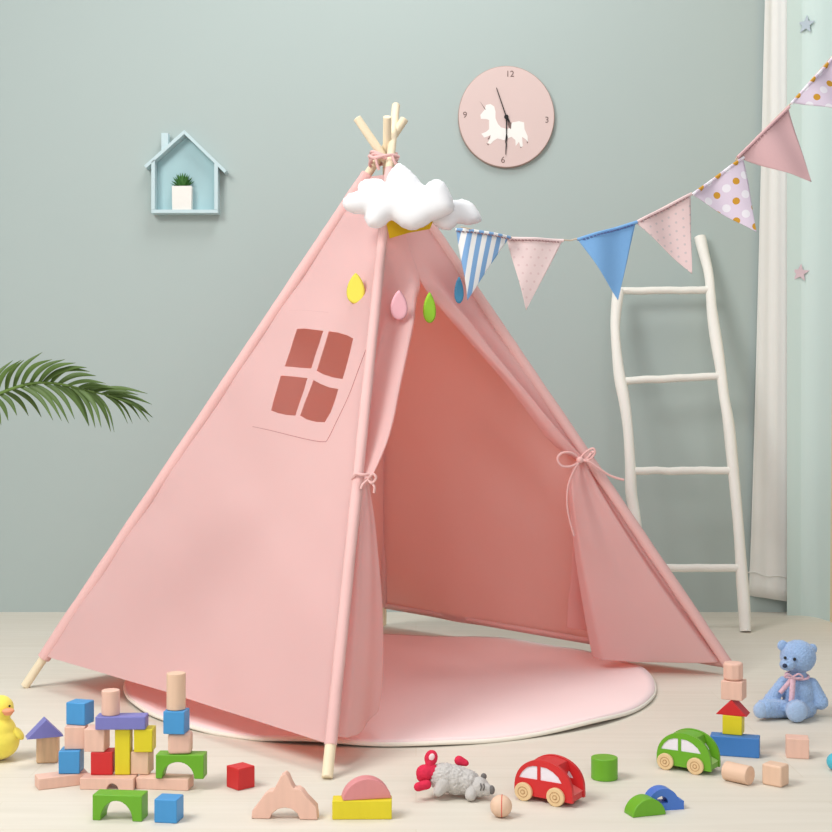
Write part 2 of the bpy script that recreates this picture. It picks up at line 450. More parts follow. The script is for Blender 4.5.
# ------------------------------------------------------------------ house shelf and succulent
def house_shelf():
    YF = WY - 0.050; k = YF/F
    c = P(184.5, 213, YF)
    t = empty('house_shelf', (c.x, WY, c.z)); tag(t, 'pale blue house shaped wall shelf with chimney', 'shelf')
    def w(px, py): return ((px-184.5)*k, (213-py)*k)
    D0, D1 = -0.050, 0.0
    def bar(name, pts, y0=D0, y1=D1, m=M_house):
        bm = bmesh.new(); prism(bm, [w(*p) for p in pts], y0, y1); return link(name, bm, m, t, smooth=False, bevel=0.0006)
    bar('bottom_board', [(151.2,213),(217.8,213),(217.8,209.6),(151.2,209.6)])
    bar('side_board', [(151.2,209.5),(154.8,209.5),(154.8,159.0),(151.2,162.2)])
    bar('side_board', [(214.2,209.5),(217.8,209.5),(217.8,166),(214.2,162.6)])
    bar('roof_board', [(144,165.5),(184.2,129.8),(184.2,134),(146,168.2)])
    bar('roof_board', [(184.25,129.8),(226.5,170.5),(224.5,173),(184.25,134)])
    bar('chimney', [(160.8,132.4),(167.8,132.4),(167.8,144.0),(160.8,150.2)], D0+0.008, D0+0.036)
    bar('back_board', [(154.9,209.5),(214.1,209.5),(214.1,162.6),(184.2,134.2),(154.9,160.2)], -0.006, -0.0005, M_houseb)
    # succulent in white pot, standing inside
    YP = WY - 0.046
    b = w(182.3, 209.5)
    s = empty('potted_succulent', (c.x + b[0]-0.003, YP + 0.018, c.z + b[1])); tag(s, 'green succulent in square white pot inside house shelf', 'plant')
    bm = bmesh.new()
    a, bt, h = 0.0325, 0.034, 0.0845
    pr = [(-bt,-bt,0),(bt,-bt,0),(bt,bt,0),(-bt,bt,0)]
    v0 = [bm.verts.new((x*1, y*0.48, z)) for x, y, z in pr]; v1 = [bm.verts.new((x*1.04, y*0.50, h)) for x, y, z in pr]
    v2 = [bm.verts.new((x*.88, y*.40, h)) for x, y, z in pr]; v3 = [bm.verts.new((x*.88, y*.40, h-.008)) for x, y, z in pr]
    bm.faces.new(v0[::-1])
    for A, B in ((v0, v1), (v1, v2), (v2, v3)):
        for i in range(4): bm.faces.new((A[i], A[(i+1) % 4], B[(i+1) % 4], B[i]))
    bm.faces.new(v3)
    link('pot', bm, M_pot, s, smooth=False, bevel=0.0012)
    bm = bmesh.new(); box(bm, -.0285, .0285, -.013, .013, h-.0075, h-.003); link('soil', bm, M_soil, s, smooth=False)
    bm = bmesh.new()
    for ring, (n, tilt, L, z0) in enumerate(((10, 74, 0.047, 0), (10, 56, 0.046, 0.002), (9, 36, 0.044, 0.004), (6, 14, 0.042, 0.005))):
        for i in range(n):
            a = 2*math.pi*(i+0.5*ring)/n + random.uniform(-.1, .1)
            tl = R(tilt + random.uniform(-6, 6)); d = Vector((math.cos(a)*math.sin(tl), math.sin(a)*math.sin(tl)*0.5, math.cos(tl)))
            up = Vector((0, 0, 1)); side = d.cross(Vector((math.cos(a), math.sin(a), -0.3))).normalized()
            side = Vector((-math.sin(a), math.cos(a), 0)); nn = side.cross(d).normalized()
            base = Vector((0, 0, h-0.004+z0)); prev = None
            for q in range(6):
                f = q/5; wd_ = 0.0075*math.sin(math.pi*min(0.97, 0.22+f*0.78))*(1 if f < 1 else 0.1)
                p = base + d*L*f + Vector((0, 0, 0.008*f*f))
                ring_ = [bm.verts.new(p + side*wd_*math.cos(b2) + nn*wd_*0.35*math.sin(b2)) for b2 in (0, 1.05, 2.1, 3.14, 4.2, 5.25)]
                if prev:
                    for kk in range(6): bm.faces.new((prev[kk], prev[(kk+1) % 6], ring_[(kk+1) % 6], ring_[kk]))
                prev = ring_
            bm.faces.new(prev)
    link('succulent_leaves', bm, M_succ, s)
house_shelf()

# ------------------------------------------------------------------ ladder
def ladder():
    n = Vector((0, -1, 0.313)).normalized(); p0 = Vector((0, 4.285, 0.019))
    q = lambda x, y: onplane(x, y, p0, n)
    t = empty('ladder', (1.0, 4.285, 0)); tag(t, 'white painted branch ladder leaning against sage wall', 'ladder')
    def rail(pts, r0):
        bm = bmesh.new(); w = [q(*p) for p in pts]
        w[0].z = max(w[0].z, 0.0)
        c = catmull(w, 8)
        def rad(f, a): return r0*(1 + 0.10*noise.noise(Vector((f*9, math.cos(a)*.8, math.sin(a)*.8+r0*50))) + 0.08*math.sin(f*21))
        tube(bm, c, rad, 16); link('rail', bm, M_paint, t, world=True)
    rail([(745.5,631.5),(743,590),(740,550),(736,500),(732,455),(728,420),(724,395),(721,372),(716,340),(712,310),(709,275),(703.5,252),(699.8,237)], 0.0185)
    rail([(648,631.5),(644,590),(638.5,545),(635,515),(631,490),(630,460),(628,430),(624,400),(619,372),(615.5,335),(616,312),(618.5,290)], 0.0185)
    for a, b in (((619,291),(709,290)), ((621,381),(721,376)), ((631,471),(732,470.5)), ((641,568),(742,568))):
        bm = bmesh.new(); A, B = q(*a), q(*b)
        pts = [A.lerp(B, i/16) + Vector((0, 0, 0.003*noise.noise(Vector((i*.4, a[1], 0))))) for i in range(17)]
        tube(bm, pts, lambda f, an: 0.0132*(1 + 0.1*noise.noise(Vector((f*5, math.cos(an), a[1])))), 14); link('rung', bm, M_paint, t, world=True)
ladder()

# ------------------------------------------------------------------ round mat
def play_mat():
    C0 = Vector((-0.066, 3.475, 0)); RR = 0.683
    t = empty('round_play_mat', C0); tag(t, 'round pink play mat with cream piped edge under the tent', 'mat')
    def hgt(r, a):
        w = max(0, (r/RR-0.72)/0.28)
        z = 0.006 + 0.004*noise.noise(Vector((r*5*math.cos(a), r*5*math.sin(a), 1)))
        z += w*w*(0.004 + 0.003*math.sin(a*7+1) + 0.002*math.sin(a*13))
        da = abs(math.atan2(math.sin(a-R(182)), math.cos(a-R(182))))       # lifted edge at the left
        z += w**2*0.022*max(0, 1-da/0.35)
        return max(z, 0.005)
    def rad(a): return RR*(1.000 + 0.003*math.sin(a*3+1) + 0.002*math.sin(a*8))
    bm = bmesh.new(); NA, NR = 160, 34; rings = []
    cv = bm.verts.new((0, 0, hgt(0, 0)))
    for j in range(1, NR+1):
        rings.append([bm.verts.new((rad(2*math.pi*i/NA)*j/NR*math.cos(2*math.pi*i/NA), rad(2*math.pi*i/NA)*j/NR*math.sin(2*math.pi*i/NA), hgt(RR*j/NR, 2*math.pi*i/NA))) for i in range(NA)])
    for i in range(NA): bm.faces.new((cv, rings[0][i], rings[0][(i+1) % NA]))
    for j in range(NR-1):
        for i in range(NA): bm.faces.new((rings[j][i], rings[j+1][i], rings[j+1][(i+1) % NA], rings[j][(i+1) % NA]))
    o = link('mat_cloth', bm, M_mat, t, ang=0); s = o.modifiers.new('thickness', 'SOLIDIFY'); s.thickness = 0.005; s.offset = -1
    bm = bmesh.new()
    tube(bm, [Vector((rad(2*math.pi*i/NA)*math.cos(2*math.pi*i/NA), rad(2*math.pi*i/NA)*math.sin(2*math.pi*i/NA), max(0.0045, hgt(RR, 2*math.pi*i/NA)-0.002))) for i in range(NA)], 0.0048, 10, closed=True)
    link('piping', bm, M_matw, t)
play_mat()

# ------------------------------------------------------------------ teepee
FT = Vector((-0.1715, 2.545, 0)); LT = Vector((-1.010, 3.405, 0)); RT = Vector((0.862, 3.57, 0)); BT = Vector((-0.11, 4.43, 0))
FC = Vector((-0.067, 3.480, 1.378)); LC = Vector((-0.108, 3.535, 1.378)); RC = Vector((-0.080, 3.508, 1.378)); BC = Vector((-0.078, 3.545, 1.378))
AP = Vector((-0.085, 3.51, 1.372))
tent = empty('teepee_tent', (-0.1, 3.5, 0)); tag(tent, 'pink canvas teepee play tent on four wooden poles with tied back door flaps', 'tent')
def on_pole(foot, cr, z): return foot.lerp(cr, z/1.378)
def pole_at_y(foot, cr, py):
    lo_, hi_ = 0.0, 1.6
    for _ in range(40):
        m_ = (lo_+hi_)/2; p = foot.lerp(cr, m_/1.378)
        y = 416 - (p.z-H)/p.y*F
        if y > py: lo_ = m_
        else: hi_ = m_
    return foot.lerp(cr, lo_/1.378)
for foot, cr, ztop, nm in ((FT, FC, 1.545, 'f'), (LT, LC, 1.497, 'l'), (RT, RC, 1.490, 'r'), (BT, BC, 1.487, 'b')):
    bm = bmesh.new(); d = (cr-foot)
    p0 = foot + d*0.002; p1 = foot + d*(ztop/1.378)
    tube(bm, [p0.lerp(p1, i/12) for i in range(13)], 0.0112, 20)
    o = link('pole', bm, M_pole, tent, ang=40, bevel=0.002, world=True)
# sleeves sewn round the poles
def sleeve(foot, cr, z0, z1, r, sx=0.0, seed=0):
    bm = bmesh.new(); N = 70
    pts = [on_pole(foot, cr, z0+(z1-z0)*i/N) for i in range(N+1)]
    tube(bm, pts, lambda f, a: r*(1 + 0.07*noise.noise(Vector((f*16, math.cos(a), math.sin(a)+seed))) + 0.05*noise.noise(Vector((f*50, math.cos(a)*1.5, math.sin(a)+seed)))), 18, caps=False)
    link('pole_sleeve', bm, M_cloth2, tent, ang=0, world=True)
sleeve(LT, LC, 0.075, 1.345, 0.0175, seed=1)
sleeve(FT, FC, 0.056, 1.345, 0.0124, seed=2)
sleeve(RT, RC, 0.028, 1.335, 0.0148, seed=3)
sleeve(BT, BC, 0.075, 1.335, 0.0150, seed=4)
# left front panel with the four window openings
nL = (LT-FT).cross(AP-FT).normalized()
ql = lambda x, y: onplane(x, y, FT, nL)
z8 = lambda x, y: ql(240 + x/3.961, 250 + y/3.961)
holes = [[z8(*p) for p in h] for h in (
    [(230,316),(260,314),(300,319),(333,322),(318,372),(300,420),(283,470),(240,469),(182,465),(200,410),(215,360)],
    [(353,323),(385,325),(420,334),(443,347),(432,400),(418,455),(402,508),(365,503),(330,492),(303,478),(320,428),(338,375)],
    [(168,502),(215,504),(268,508),(254,560),(237,612),(222,658),(190,657),(155,650),(130,640),(142,595),(155,550)],
    [(290,514),(315,528),(350,542),(385,547),(372,592),(355,640),(333,680),(300,680),(265,672),(240,657),(255,612),(272,565)])]
topL = on_pole(LT, LC, 1.34); topF = on_pole(FT, FC, 1.34); topR = on_pole(RT, RC, 1.335); topB = on_pole(BT, BC, 1.335)
def proj(p, n, o): return p - n*(p-o).dot(n)
def wrinkle(q, p):
    return 0.009*noise.noise(Vector((q.x*3, q.y*3, q.z*2))) + 0.004*noise.noise(Vector(((q.x+q.z)*7, (q.x-q.z)*1.6, 4))) + 0.0025*noise.noise(Vector((q.x*9+3, q.y*9, q.z*4)))
cl = [proj(c, nL, FT) for c in (on_pole(FT, FC, 0.058), on_pole(LT, LC, 0.080), topL, topF)]
cl.insert(1, (cl[0]*0.5 + cl[1]*0.5) + Vector((0, 0, 0.004)))
left_panel, _n = sheet('front_left_panel', M_cloth, tent, cl, holes, 0.026, wrinkle)
bm = bmesh.new()
st = [(55,703),(100,712),(200,735),(280,752),(328,757),(345,745),(385,660),(430,560),(460,480),(480,425),(497,375),(500,330)]
off = nL if nL.y < 0 else -nL
tube(bm, [q_ + _n*wrinkle(q_, None) + off*0.0016 for q_ in catmull([z8(*p) for p in st], 6)], 0.0009, 6)
link('window_stitching', bm, M_stitch, tent, world=True)
for st in ([(200,243),(240,240),(300,243),(350,247)], [(55,703),(85,640),(105,590)]):
    bm = bmesh.new()
    tube(bm, [q_ + _n*wrinkle(q_, None) + off*0.0014 for q_ in catmull([z8(*p) for p in st], 6)], 0.0006, 6)
    link('window_stitching', bm, M_cloth2, tent, world=True)
# hem of the left panel
def hem(a, b, o_, h=0.022, sag=0.0):
    bm = bmesh.new(); N = 40; A = []; B = []
    up = (AP - (a+b)/2).normalized()
    for i in range(N+1):
        p = a.lerp(b, i/N) + o_*0.0022 + Vector((0, 0, sag*math.sin(math.pi*i/N)))
        A.append(bm.verts.new(p)); B.append(bm.verts.new(p + up*h))
    for i in range(N): bm.faces.new((A[i], A[i+1], B[i+1], B[i]))
    o = link('hem', bm, M_cloth2, tent, ang=0, world=True); s = o.modifiers.new('thickness', 'SOLIDIFY'); s.thickness = 0.002
# rear panels
def rear(a, ac, b, bc, za, zb):
    A0, B0 = on_pole(a, ac, za), on_pole(b, bc, zb)
    n = (B0-A0).cross(AP-A0).normalized()
    c = [A0, B0, proj(on_pole(b, bc, 1.335), n, A0), proj(on_pole(a, ac, 1.335), n, A0)]
    return sheet('rear_panel', M_cloth, tent, c, (), 0.035, lambda q, p: wrinkle(q, p)*1.4)
rear(LT, LC, BT, BC, 0.08, 0.075)
rear(BT, BC, RT, RC, 0.064, 0.020)
c_in = Vector((-0.1, 3.5, 0.6))
hem(on_pole(BT, BC, 0.064), on_pole(RT, RC, 0.020), Vector((-0.7, -0.7, 0))*2.5)
# door flaps
nR = (RT-FT).cross(AP-FT).normalized()
qr = lambda x, y: onplane(x, y, FT, nR)
outR = nR if nR.y < 0 else -nR
def flap(name, free, pole, NS, fold, sub=6):
    """free / pole: matching 3D control points from the top down; fold(s,t) -> 3D offset"""
    A = catmull(free, sub); B = catmull(pole, sub); bm = bmesh.new(); rows = []
    n = len(A)
    for j in range(n):
        t = j/(n-1)
        rows.append([bm.verts.new(B[j].lerp(A[j], i/NS) + fold(i/NS, t, (A[j]-B[j]).length)) for i in range(NS+1)])
    for j in range(n-1):
        for i in range(NS): bm.faces.new((rows[j][i], rows[j][i+1], rows[j+1][i+1], rows[j+1][i]))
    o = link(name, bm, M_cloth, tent, ang=0, world=True)
    s = o.modifiers.new('thickness', 'SOLIDIFY'); s.thickness = 0.002; s.offset = 0
    ss = o.modifiers.new('sub', 'SUBSURF'); ss.levels = 1; ss.render_levels = 1
    return o
T0 = qr(419, 278)
# ---- right flap: upper
def poleR(py): return pole_at_y(RT, RC, py)
tieR = pole_at_y(RT, RC, 457)
cen = [qr(389, 176), qr(402, 225), T0]
edgeR = cen + [P(x, y, T0.y + (tieR.y-0.03-T0.y)*f) for x, y, f in ((436,303,0.14),(454,326,0.26),(476,352,0.42),(498,377,0.56),(518,401,0.69),(536,424,0.80),(551,441,0.89),(565,453,0.95),(577,460,1.0))]
pr_ = [poleR(y) for y in (172, 215, 255, 283, 306, 330, 354, 378, 400, 420, 438, 454)]
def foldR(s, t, w):
    d = Vector((0, 0, 0))
    k = max(0, min(1, (t-0.16)/0.22))
    edge = max(0, (s-0.62)/0.38)
    # rolled edge bulging outwards, valley near the pole
    amp = 0.024*k*min(1, w/0.08)
    off_ = amp*(math.exp(-((s-0.82)/0.13)**2) - 0.9*math.exp(-((s-0.38)/0.2)**2))
    off_ += 0.004*k*math.sin(s*16+t*9)
    return outR*off_ + Vector((0, 0.02*k*max(0, s-0.93)/0.07*min(1, w/0.05), 0))
flap('door_flap', edgeR, pr_, 40, foldR)
# ---- right flap: lower fan
fl = [P(x, y, Y) for x, y, Y in ((577,459,tieR.y-0.03),(572,470,3.53),(569,488,3.53),(570,512,3.54),(573,540,3.55),(577,570,3.565),(582,600,3.575),(587,630,3.59),(593,658,3.60))]
pl = [poleR(y) for y in (454, 466, 485, 508, 535, 565, 598, 632, 661)]
def sstep(x): x = max(0, min(1, x)); return x*x*(3-2*x)
def foldR2(s, t, w):
    k = min(1, t*3)
    off_ = 0.030*k*sstep((s-0.26+0.24*t)/0.07) - 0.014*k
    off_ += 0.005*math.sin(s*9+0.4)*k + 0.004*math.sin(s*19+1.2)*(1-t)**2
    if s > 0.93: off_ -= 0.022*k*(s-0.93)/0.07
    return Vector((0.0, -off_, -0.006*t*t*math.sin(s*3.1)))
lowR = flap('door_flap', fl, pl, 60, foldR2)
# inner turned back edge of the right flap
fi = [P(x, y, Y) for x, y, Y in ((577,510,3.62),(573,540,3.68),(571,570,3.72),(568,600,3.75),(566,628,3.77))]
pi_ = [P(x, y, Y) for x, y, Y in ((580,510,3.60),(590,540,3.66),(598,570,3.70),(606,600,3.73),(616,634,3.75))]
flap('flap_lining', fi, pi_, 12, lambda s, t, w: Vector((0, 0.006*math.sin(s*6), 0)))
# ---- left flap: upper
def poleF(py): return pole_at_y(FT, FC, py)
tieF = poleF(480)
TL = P(369, 480, tieF.y-0.004)
edgeL = cen + [P(x, y, T0.y + (TL.y-T0.y)*f) for x, y, f in ((415,300,0.10),(410,325,0.22),(405,350,0.34),(400,375,0.46),(395,400,0.58),(390,424,0.70),(382,448,0.82),(375,466,0.92),(369,479,1.0))]
pf = [poleF(y) for y in (176, 225, 275, 298, 323, 348, 373, 398, 423, 447, 465, 479)]
def foldL(s, t, w):
    k = max(0, min(1, (t-0.16)/0.22)); kk = min(1, w/0.06)
    off_ = 0.030*k*kk*(math.exp(-((s-0.86)/0.14)**2) - 1.25*math.exp(-((s-0.42)/0.2)**2))
    off_ += 0.005*k*kk*math.sin(s*13+t*8)
    return outR*off_
flap('door_flap', edgeL, pf, 40, foldL)
# ---- left flap: lower fan
fl = [P(x, y, Y) for x, y, Y in ((369,479,TL.y),(372,496,2.94),(376,520,2.94),(379,550,2.93),(382,580,2.92),(384.5,615,2.91),(385,650,2.89),(384,680,2.87),(380,704,2.84))]
pl = [poleF(y) for y in (479, 498, 522, 552, 585, 625, 665, 708, 741)]
def foldL2(s, t, w):
    k = min(1, t*2.5)*min(1, w/0.05)
    off_ = 0.044*k*sstep((s-0.14)/0.16) - 0.034*k + 0.006*k*math.sin(s*13+t*1.5) - 0.03*k*sstep((s-0.88)/0.12)
    z = -0.020*max(0, t-0.8)/0.2*math.sin(s*math.pi)*1.0
    return Vector((0.55, -0.8, 0))*off_ + Vector((0, 0, z))
flap('door_flap', fl, pl, 44, foldL2)
# ---- cords
def cord(name, pts, r, n=8, parent=tent, m=M_cloth2):
    bm = bmesh.new(); tube(bm, catmull(pts, 8), r, n); return link(name, bm, m, parent, world=True)
Yt = tieR.y-0.045
pc = lambda *a: [P(x, y, Y) for x, y, Y in a]
cord('tie_cord', pc((580,459,Yt),(572,453,Yt-.012),(562,453,Yt-.02),(557.5,459,Yt-.02),(562,466,Yt-.02),(572,466,Yt-.012),(580,461,Yt)), 0.0032)
cord('tie_cord', pc((580,459,Yt),(586,452,Yt-.01),(593,448.5,Yt-.014),(595,453,Yt-.014),(590,459,Yt-.01),(582,461,Yt)), 0.0030)
cord('tie_cord', pc((580,460,Yt-.005),(590,462,Yt-.01),(600,469,Yt-.01),(611,476,Yt-.005),(624,480,Yt)), 0.0032)
cord('tie_cord', pc((580,461,Yt-.004),(574,470,Yt-.01),(568,486,Yt-.012),(567,505,Yt-.012),(570,522,Yt-.008),(574,536,Yt-.006)), 0.0026)
bm = bmesh.new(); sphere(bm, P(580, 460, Yt-0.004), (0.010, 0.009, 0.009), sub=3); link('tie_knot', bm, M_cloth2, tent, world=True)
def ring(c, ax, r, tr, name='tie_band', m=M_cloth2, sq=1.0):
    ax = ax.normalized(); u = ax.orthogonal().normalized(); v_ = ax.cross(u)
    bm = bmesh.new(); tube(bm, [c + (u*math.cos(2*math.pi*i/28) + v_*math.sin(2*math.pi*i/28))*r + ax*0.002*math.sin(i) for i in range(28)], tr, 8, closed=True)
    link(name, bm, m, tent, world=True)
ring(tieR + Vector((-.004, -.012, 0)), RC-RT, 0.024, 0.0035)
ring(poleF(479) + Vector((0.010, -0.004, 0)), FC-FT, 0.021, 0.0035)
Yl = TL.y-0.022
cord('tie_cord', pc((368,479,Yl),(373,474,Yl-.008),(376,478,Yl-.01),(372,483,Yl-.006),(368,480,Yl)), 0.0030)
cord('tie_cord', pc((368,480,Yl),(363,484,Yl-.008),(361,489,Yl-.01)), 0.0028)
cord('tie_cord', pc((368,480,Yl),(374,486,Yl-.006),(374,493,Yl-.006)), 0.0028)
# lashing where the poles cross
for dz, rr in ((0.0, 0.030), (-0.008, 0.031), (0.009, 0.028)):
    bm = bmesh.new(); pts = []
    for i in range(32):
        a = 2*math.pi*i/32
        pts.append(Vector((-0.086 + (rr+0.006)*math.cos(a), 3.512 + (rr+0.010)*math.sin(a), 1.382+dz+0.008*math.sin(a*2+dz*90))))
    tube(bm, pts, 0.0042, 8, closed=True); link('lashing', bm, M_cloth2, tent, world=True)
Ya = 3.462
cord('lashing', pc((369,156,Ya+.01),(375,158,Ya-.004),(383,156,Ya-.012),(392,155,Ya-.01),(399,157,Ya)), 0.0045)
cord('lashing', pc((376,158,Ya-.004),(377,164,Ya-.006),(379,170,Ya-.004)), 0.0038)
cord('lashing', pc((392,155,Ya-.01),(394,161,Ya-.014),(397,166,Ya-.012)), 0.0038)

# ------------------------------------------------------------------ cloud cushions, raindrops, yellow pennant
def cusp_outline(segs, conv, n=6):
    out = []
    for s_ in segs:
        c = catmull([Vector((*conv(*p), 0)) for p in s_], n)
        out += [(v_.x, v_.y) for v_ in c[:-1]]
    return out
def cloud(name, segs, Y, cx, cy, thick, prof, label, ry=0):
    k = Y/F
    conv = lambda x, y: ((320 + x/4.622 - cx)*k, (cy - (90 + y/4.622))*k)
    ol = cusp_outline(segs, conv)
    o = inflate(name, M_white, None, ol, thick, prof, 0.0065, Matrix.Rotation(ry, 4, 'Z'))
    sm = o.modifiers.new('smooth', 'SMOOTH'); sm.iterations = 3
    o.location = P(cx, cy, Y)
    tag(o, label, 'cushion', 'white cloud cushions on the tent top')
    return o
c1 = cloud('cloud_cushion', [[(200,580),(150,575),(108,548),(101,512),(128,478),(172,464)], [(172,464),(176,432),(205,410),(250,403),(285,410),(302,424)],
    [(302,424),(312,390),(338,352),(365,335),(400,352),(440,388),(482,438)], [(482,438),(508,418),(545,409),(582,430),(610,485),(627,540),(612,572),(570,594),(515,614)],
    [(515,614),(480,636),(430,652),(380,640),(330,603)], [(330,603),(300,630),(262,645),(222,632),(205,600),(200,580)]], 3.27, 402, 200, 0.036, 0.036, 'large white stuffed cloud cushion below the tent pole tops')
c2 = cloud('cloud_cushion', [[(505,520),(500,570),(515,614)], [(515,614),(540,640),(575,650),(610,648),(637,622)], [(637,622),(690,628),(735,618),(750,600),(738,560),(705,520),(660,500),(622,505)], [(622,505),(600,500),(560,500),(505,520)]], 3.335, 455, 215, 0.024, 0.026, 'small white stuffed cloud behind the right end of large cloud')
k = 3.325/F; bm = bmesh.new()
prism(bm, [((x-410)*k, (226-y)*k) for x, y in ((384,212),(389.5,238.5),(408,233),(430,229),(436,214))], -0.001, 0.001)
o = link('yellow_pennant', bm, mat('yellow felt', srgb(226, 184, 36), rough=0.9, bump=0.2, bscale=600), smooth=False); o.location = P(410, 226, 3.325)
tag(o, 'yellow felt pennant peeking out under the large white cloud', 'pennant')
def drop(px, py, w, h, pos, col, label, yaw=0.0):
    k = pos.y/F; w *= k; h *= k
    pts = []
    for i in range(40):
        a = 2*math.pi*i/40
        pts.append((-0.57*w*math.sin(a)*math.sin(a/2)**0.62, 0.5*h*math.cos(a)))
    o = inflate('felt_raindrop', mat('felt ' + label[:8], col, rough=0.95, bump=0.25, bscale=600, spec=0.05), None, pts, 0.0035, 0.004, 0.0035, Matrix())
    o.location = pos; o.rotation_euler = (0, 0, yaw)
    tag(o, label, 'raindrop', 'felt raindrops under the cloud')
    return o
pl_ = ql(359, 291) + off*0.0125; pr2 = qr(399, 305)
angL = math.atan2((LT-FT).y, (LT-FT).x) + math.pi
drop(359, 291, 21, 31, pl_, srgb(232, 218, 92), 'yellow felt raindrop hanging on the left tent panel', -0.35)
drop(399, 305, 18.5, 30, P(399, 305, pr2.y-0.06), srgb(243, 186, 196), 'pale pink felt raindrop hanging left of the door opening', 0.2)
drop(429.5, 307.5, 14.5, 31, P(429.5, 307.5, qr(429.5, 300).y-0.035), srgb(160, 216, 70), 'lime green felt raindrop hanging over the door opening', 0.35)
drop(459, 290, 10.5, 27, P(459, 290, qr(459, 290).y-0.045), srgb(92, 164, 208), 'blue felt raindrop hanging beside the striped pennant', 0.3)

# ------------------------------------------------------------------ bunting
def pat(name, base, kind, c2_=None, c3=None):
    m = bpy.data.materials.new(name); m.use_nodes = True; T = NT(m); b = T.n['Principled BSDF']
    b.inputs['Roughness'].default_value = 0.9; b.inputs['Specular IOR Level'].default_value = 0.1
    tc = T.add('ShaderNodeTexCoord'); sp = T.add('ShaderNodeSeparateXYZ'); T.l.new(tc.outputs['Object'], sp.inputs[0])
    x, z = sp.outputs[0], sp.outputs[2]
    if kind == 'stripe':
        f = T.math('FRACT', T.math('DIVIDE', T.math('ADD', x, T.math('MULTIPLY', z, -0.065)), 0.0245))
        col = T.mix(T.math('GREATER_THAN', f, 0.5), base, c2_)
    elif kind == 'plain':
        nz = T.add('ShaderNodeTexNoise', Scale=300.0); T.l.new(tc.outputs['Object'], nz.inputs['Vector'])
        col = T.mix(nz.outputs['Fac'], tuple(c*.95 for c in base[:3])+(1,), base)
    else:
        def dots(sz, r, sq=1.0, ox=0.0, oz=0.0):
            zz = T.math('DIVIDE', T.math('ADD', z, oz), sz*sq); row = T.math('FLOOR', zz)
            xx = T.math('ADD', T.math('DIVIDE', T.math('ADD', x, ox), sz), T.math('MULTIPLY', row, 0.5))
            dx = T.math('SUBTRACT', T.math('FRACT', xx), 0.5); dz = T.math('MULTIPLY', T.math('SUBTRACT', T.math('FRACT', zz), 0.5), sq)
            d = T.math('SQRT', T.math('ADD', T.math('MULTIPLY', dx, dx), T.math('MULTIPLY', dz, dz)))
            return T.math('LESS_THAN', d, r/sz)
        if kind == 'small':
            col = T.mix(dots(0.020, 0.0030), base, c2_)
        else:
            ca, sa = math.cos(R(38)), math.sin(R(38))
            xr = T.math('SUBTRACT', T.math('MULTIPLY', x, ca), T.math('MULTIPLY', z, sa)); zr = T.math('ADD', T.math('MULTIPLY', x, sa), T.math('MULTIPLY', z, ca))
            def lat(ox, oz, r, a=0.047, b=0.051):
                xs = T.math('ADD', xr, T.math('MULTIPLY', zr, 0.02)); zs = T.math('ADD', zr, T.math('MULTIPLY', xs, 0.33))
                dx = T.math('MULTIPLY', T.math('SUBTRACT', T.math('FRACT', T.math('DIVIDE', T.math('ADD', xs, ox), a)), 0.5), a)
                dz = T.math('MULTIPLY', T.math('SUBTRACT', T.math('FRACT', T.math('DIVIDE', T.math('ADD', zs, oz), b)), 0.5), b)
                dz = T.math('SUBTRACT', dz, T.math('MULTIPLY', dx, 0.33))
                return T.math('LESS_THAN', T.math('SQRT', T.math('ADD', T.math('MULTIPLY', dx, dx), T.math('MULTIPLY', dz, dz))), r)
            col = T.mix(lat(0.0235, 0.0255, 0.0105), base, c3)
            col = T.mix(lat(0.0, 0.0, 0.0090), col, c2_)
    T.l.new(col, b.inputs['Base Color'])
    tr = T.add('ShaderNodeBsdfTranslucent'); T.l.new(col, tr.inputs['Color'])
    mx = T.add('ShaderNodeMixShader'); mx.inputs[0].default_value = 0.12
    T.l.new(b.outputs[0], mx.inputs[1]); T.l.new(tr.outputs[0], mx.inputs[2]); T.l.new(mx.outputs[0], T.n['Material Output'].inputs['Surface'])
    return m
P_str = pat('blue and white striped cotton', srgb(134, 174, 218), 'stripe', srgb(240, 240, 240))
P_pd = pat('pale pink dotted cotton', srgb(244, 222, 221), 'small', srgb(234, 206, 206))
P_pd2 = pat('pink grey dotted cotton', srgb(240, 214, 213), 'small', srgb(216, 200, 201))
P_blu = pat('sky blue cotton', srgb(134, 184, 234), 'plain')
P_pnk = pat('dusty pink cotton', srgb(230, 190, 192), 'plain')
P_gold = pat('lilac cotton with gold dots', srgb(233, 219, 235), 'gold', srgb(214, 160, 62), srgb(247, 243, 250))
M_rope = mat('maroon twine', srgb(150, 112, 116), rough=0.9, var=0.3, scale=(300, 300, 300))
bun = empty('bunting_garland', P(520, 240, 3.30)); tag(bun, 'string of seven fabric pennants from tent cloud to upper right', 'bunting')
flags = [((460,226.5),(510.5,236),(467,300.5),3.22,3.26,P_str,'blue and white striped pennant'),
         ((507,236.5),(563.5,239),(526.5,310),3.27,3.30,P_pd,'pale pink pennant with faint dots'),
         ((577,238),(636,221),(618.5,300),3.31,3.34,P_blu,'plain sky blue pennant'),
         ((634,222),(690,193),(692,274),3.34,3.37,P_pd2,'pink pennant with small grey dots'),
         ((691,194),(743,156),(756,232.5),3.37,3.40,P_gold,'lilac pennant with gold dots'),
         ((736,157),(788,106),(812,181.5),3.40,3.43,P_pnk,'plain dusty pink pennant'),
         ((790,103),(838,50),(866,114),3.43,3.46,P_gold,'lilac pennant with gold dots at the end')]
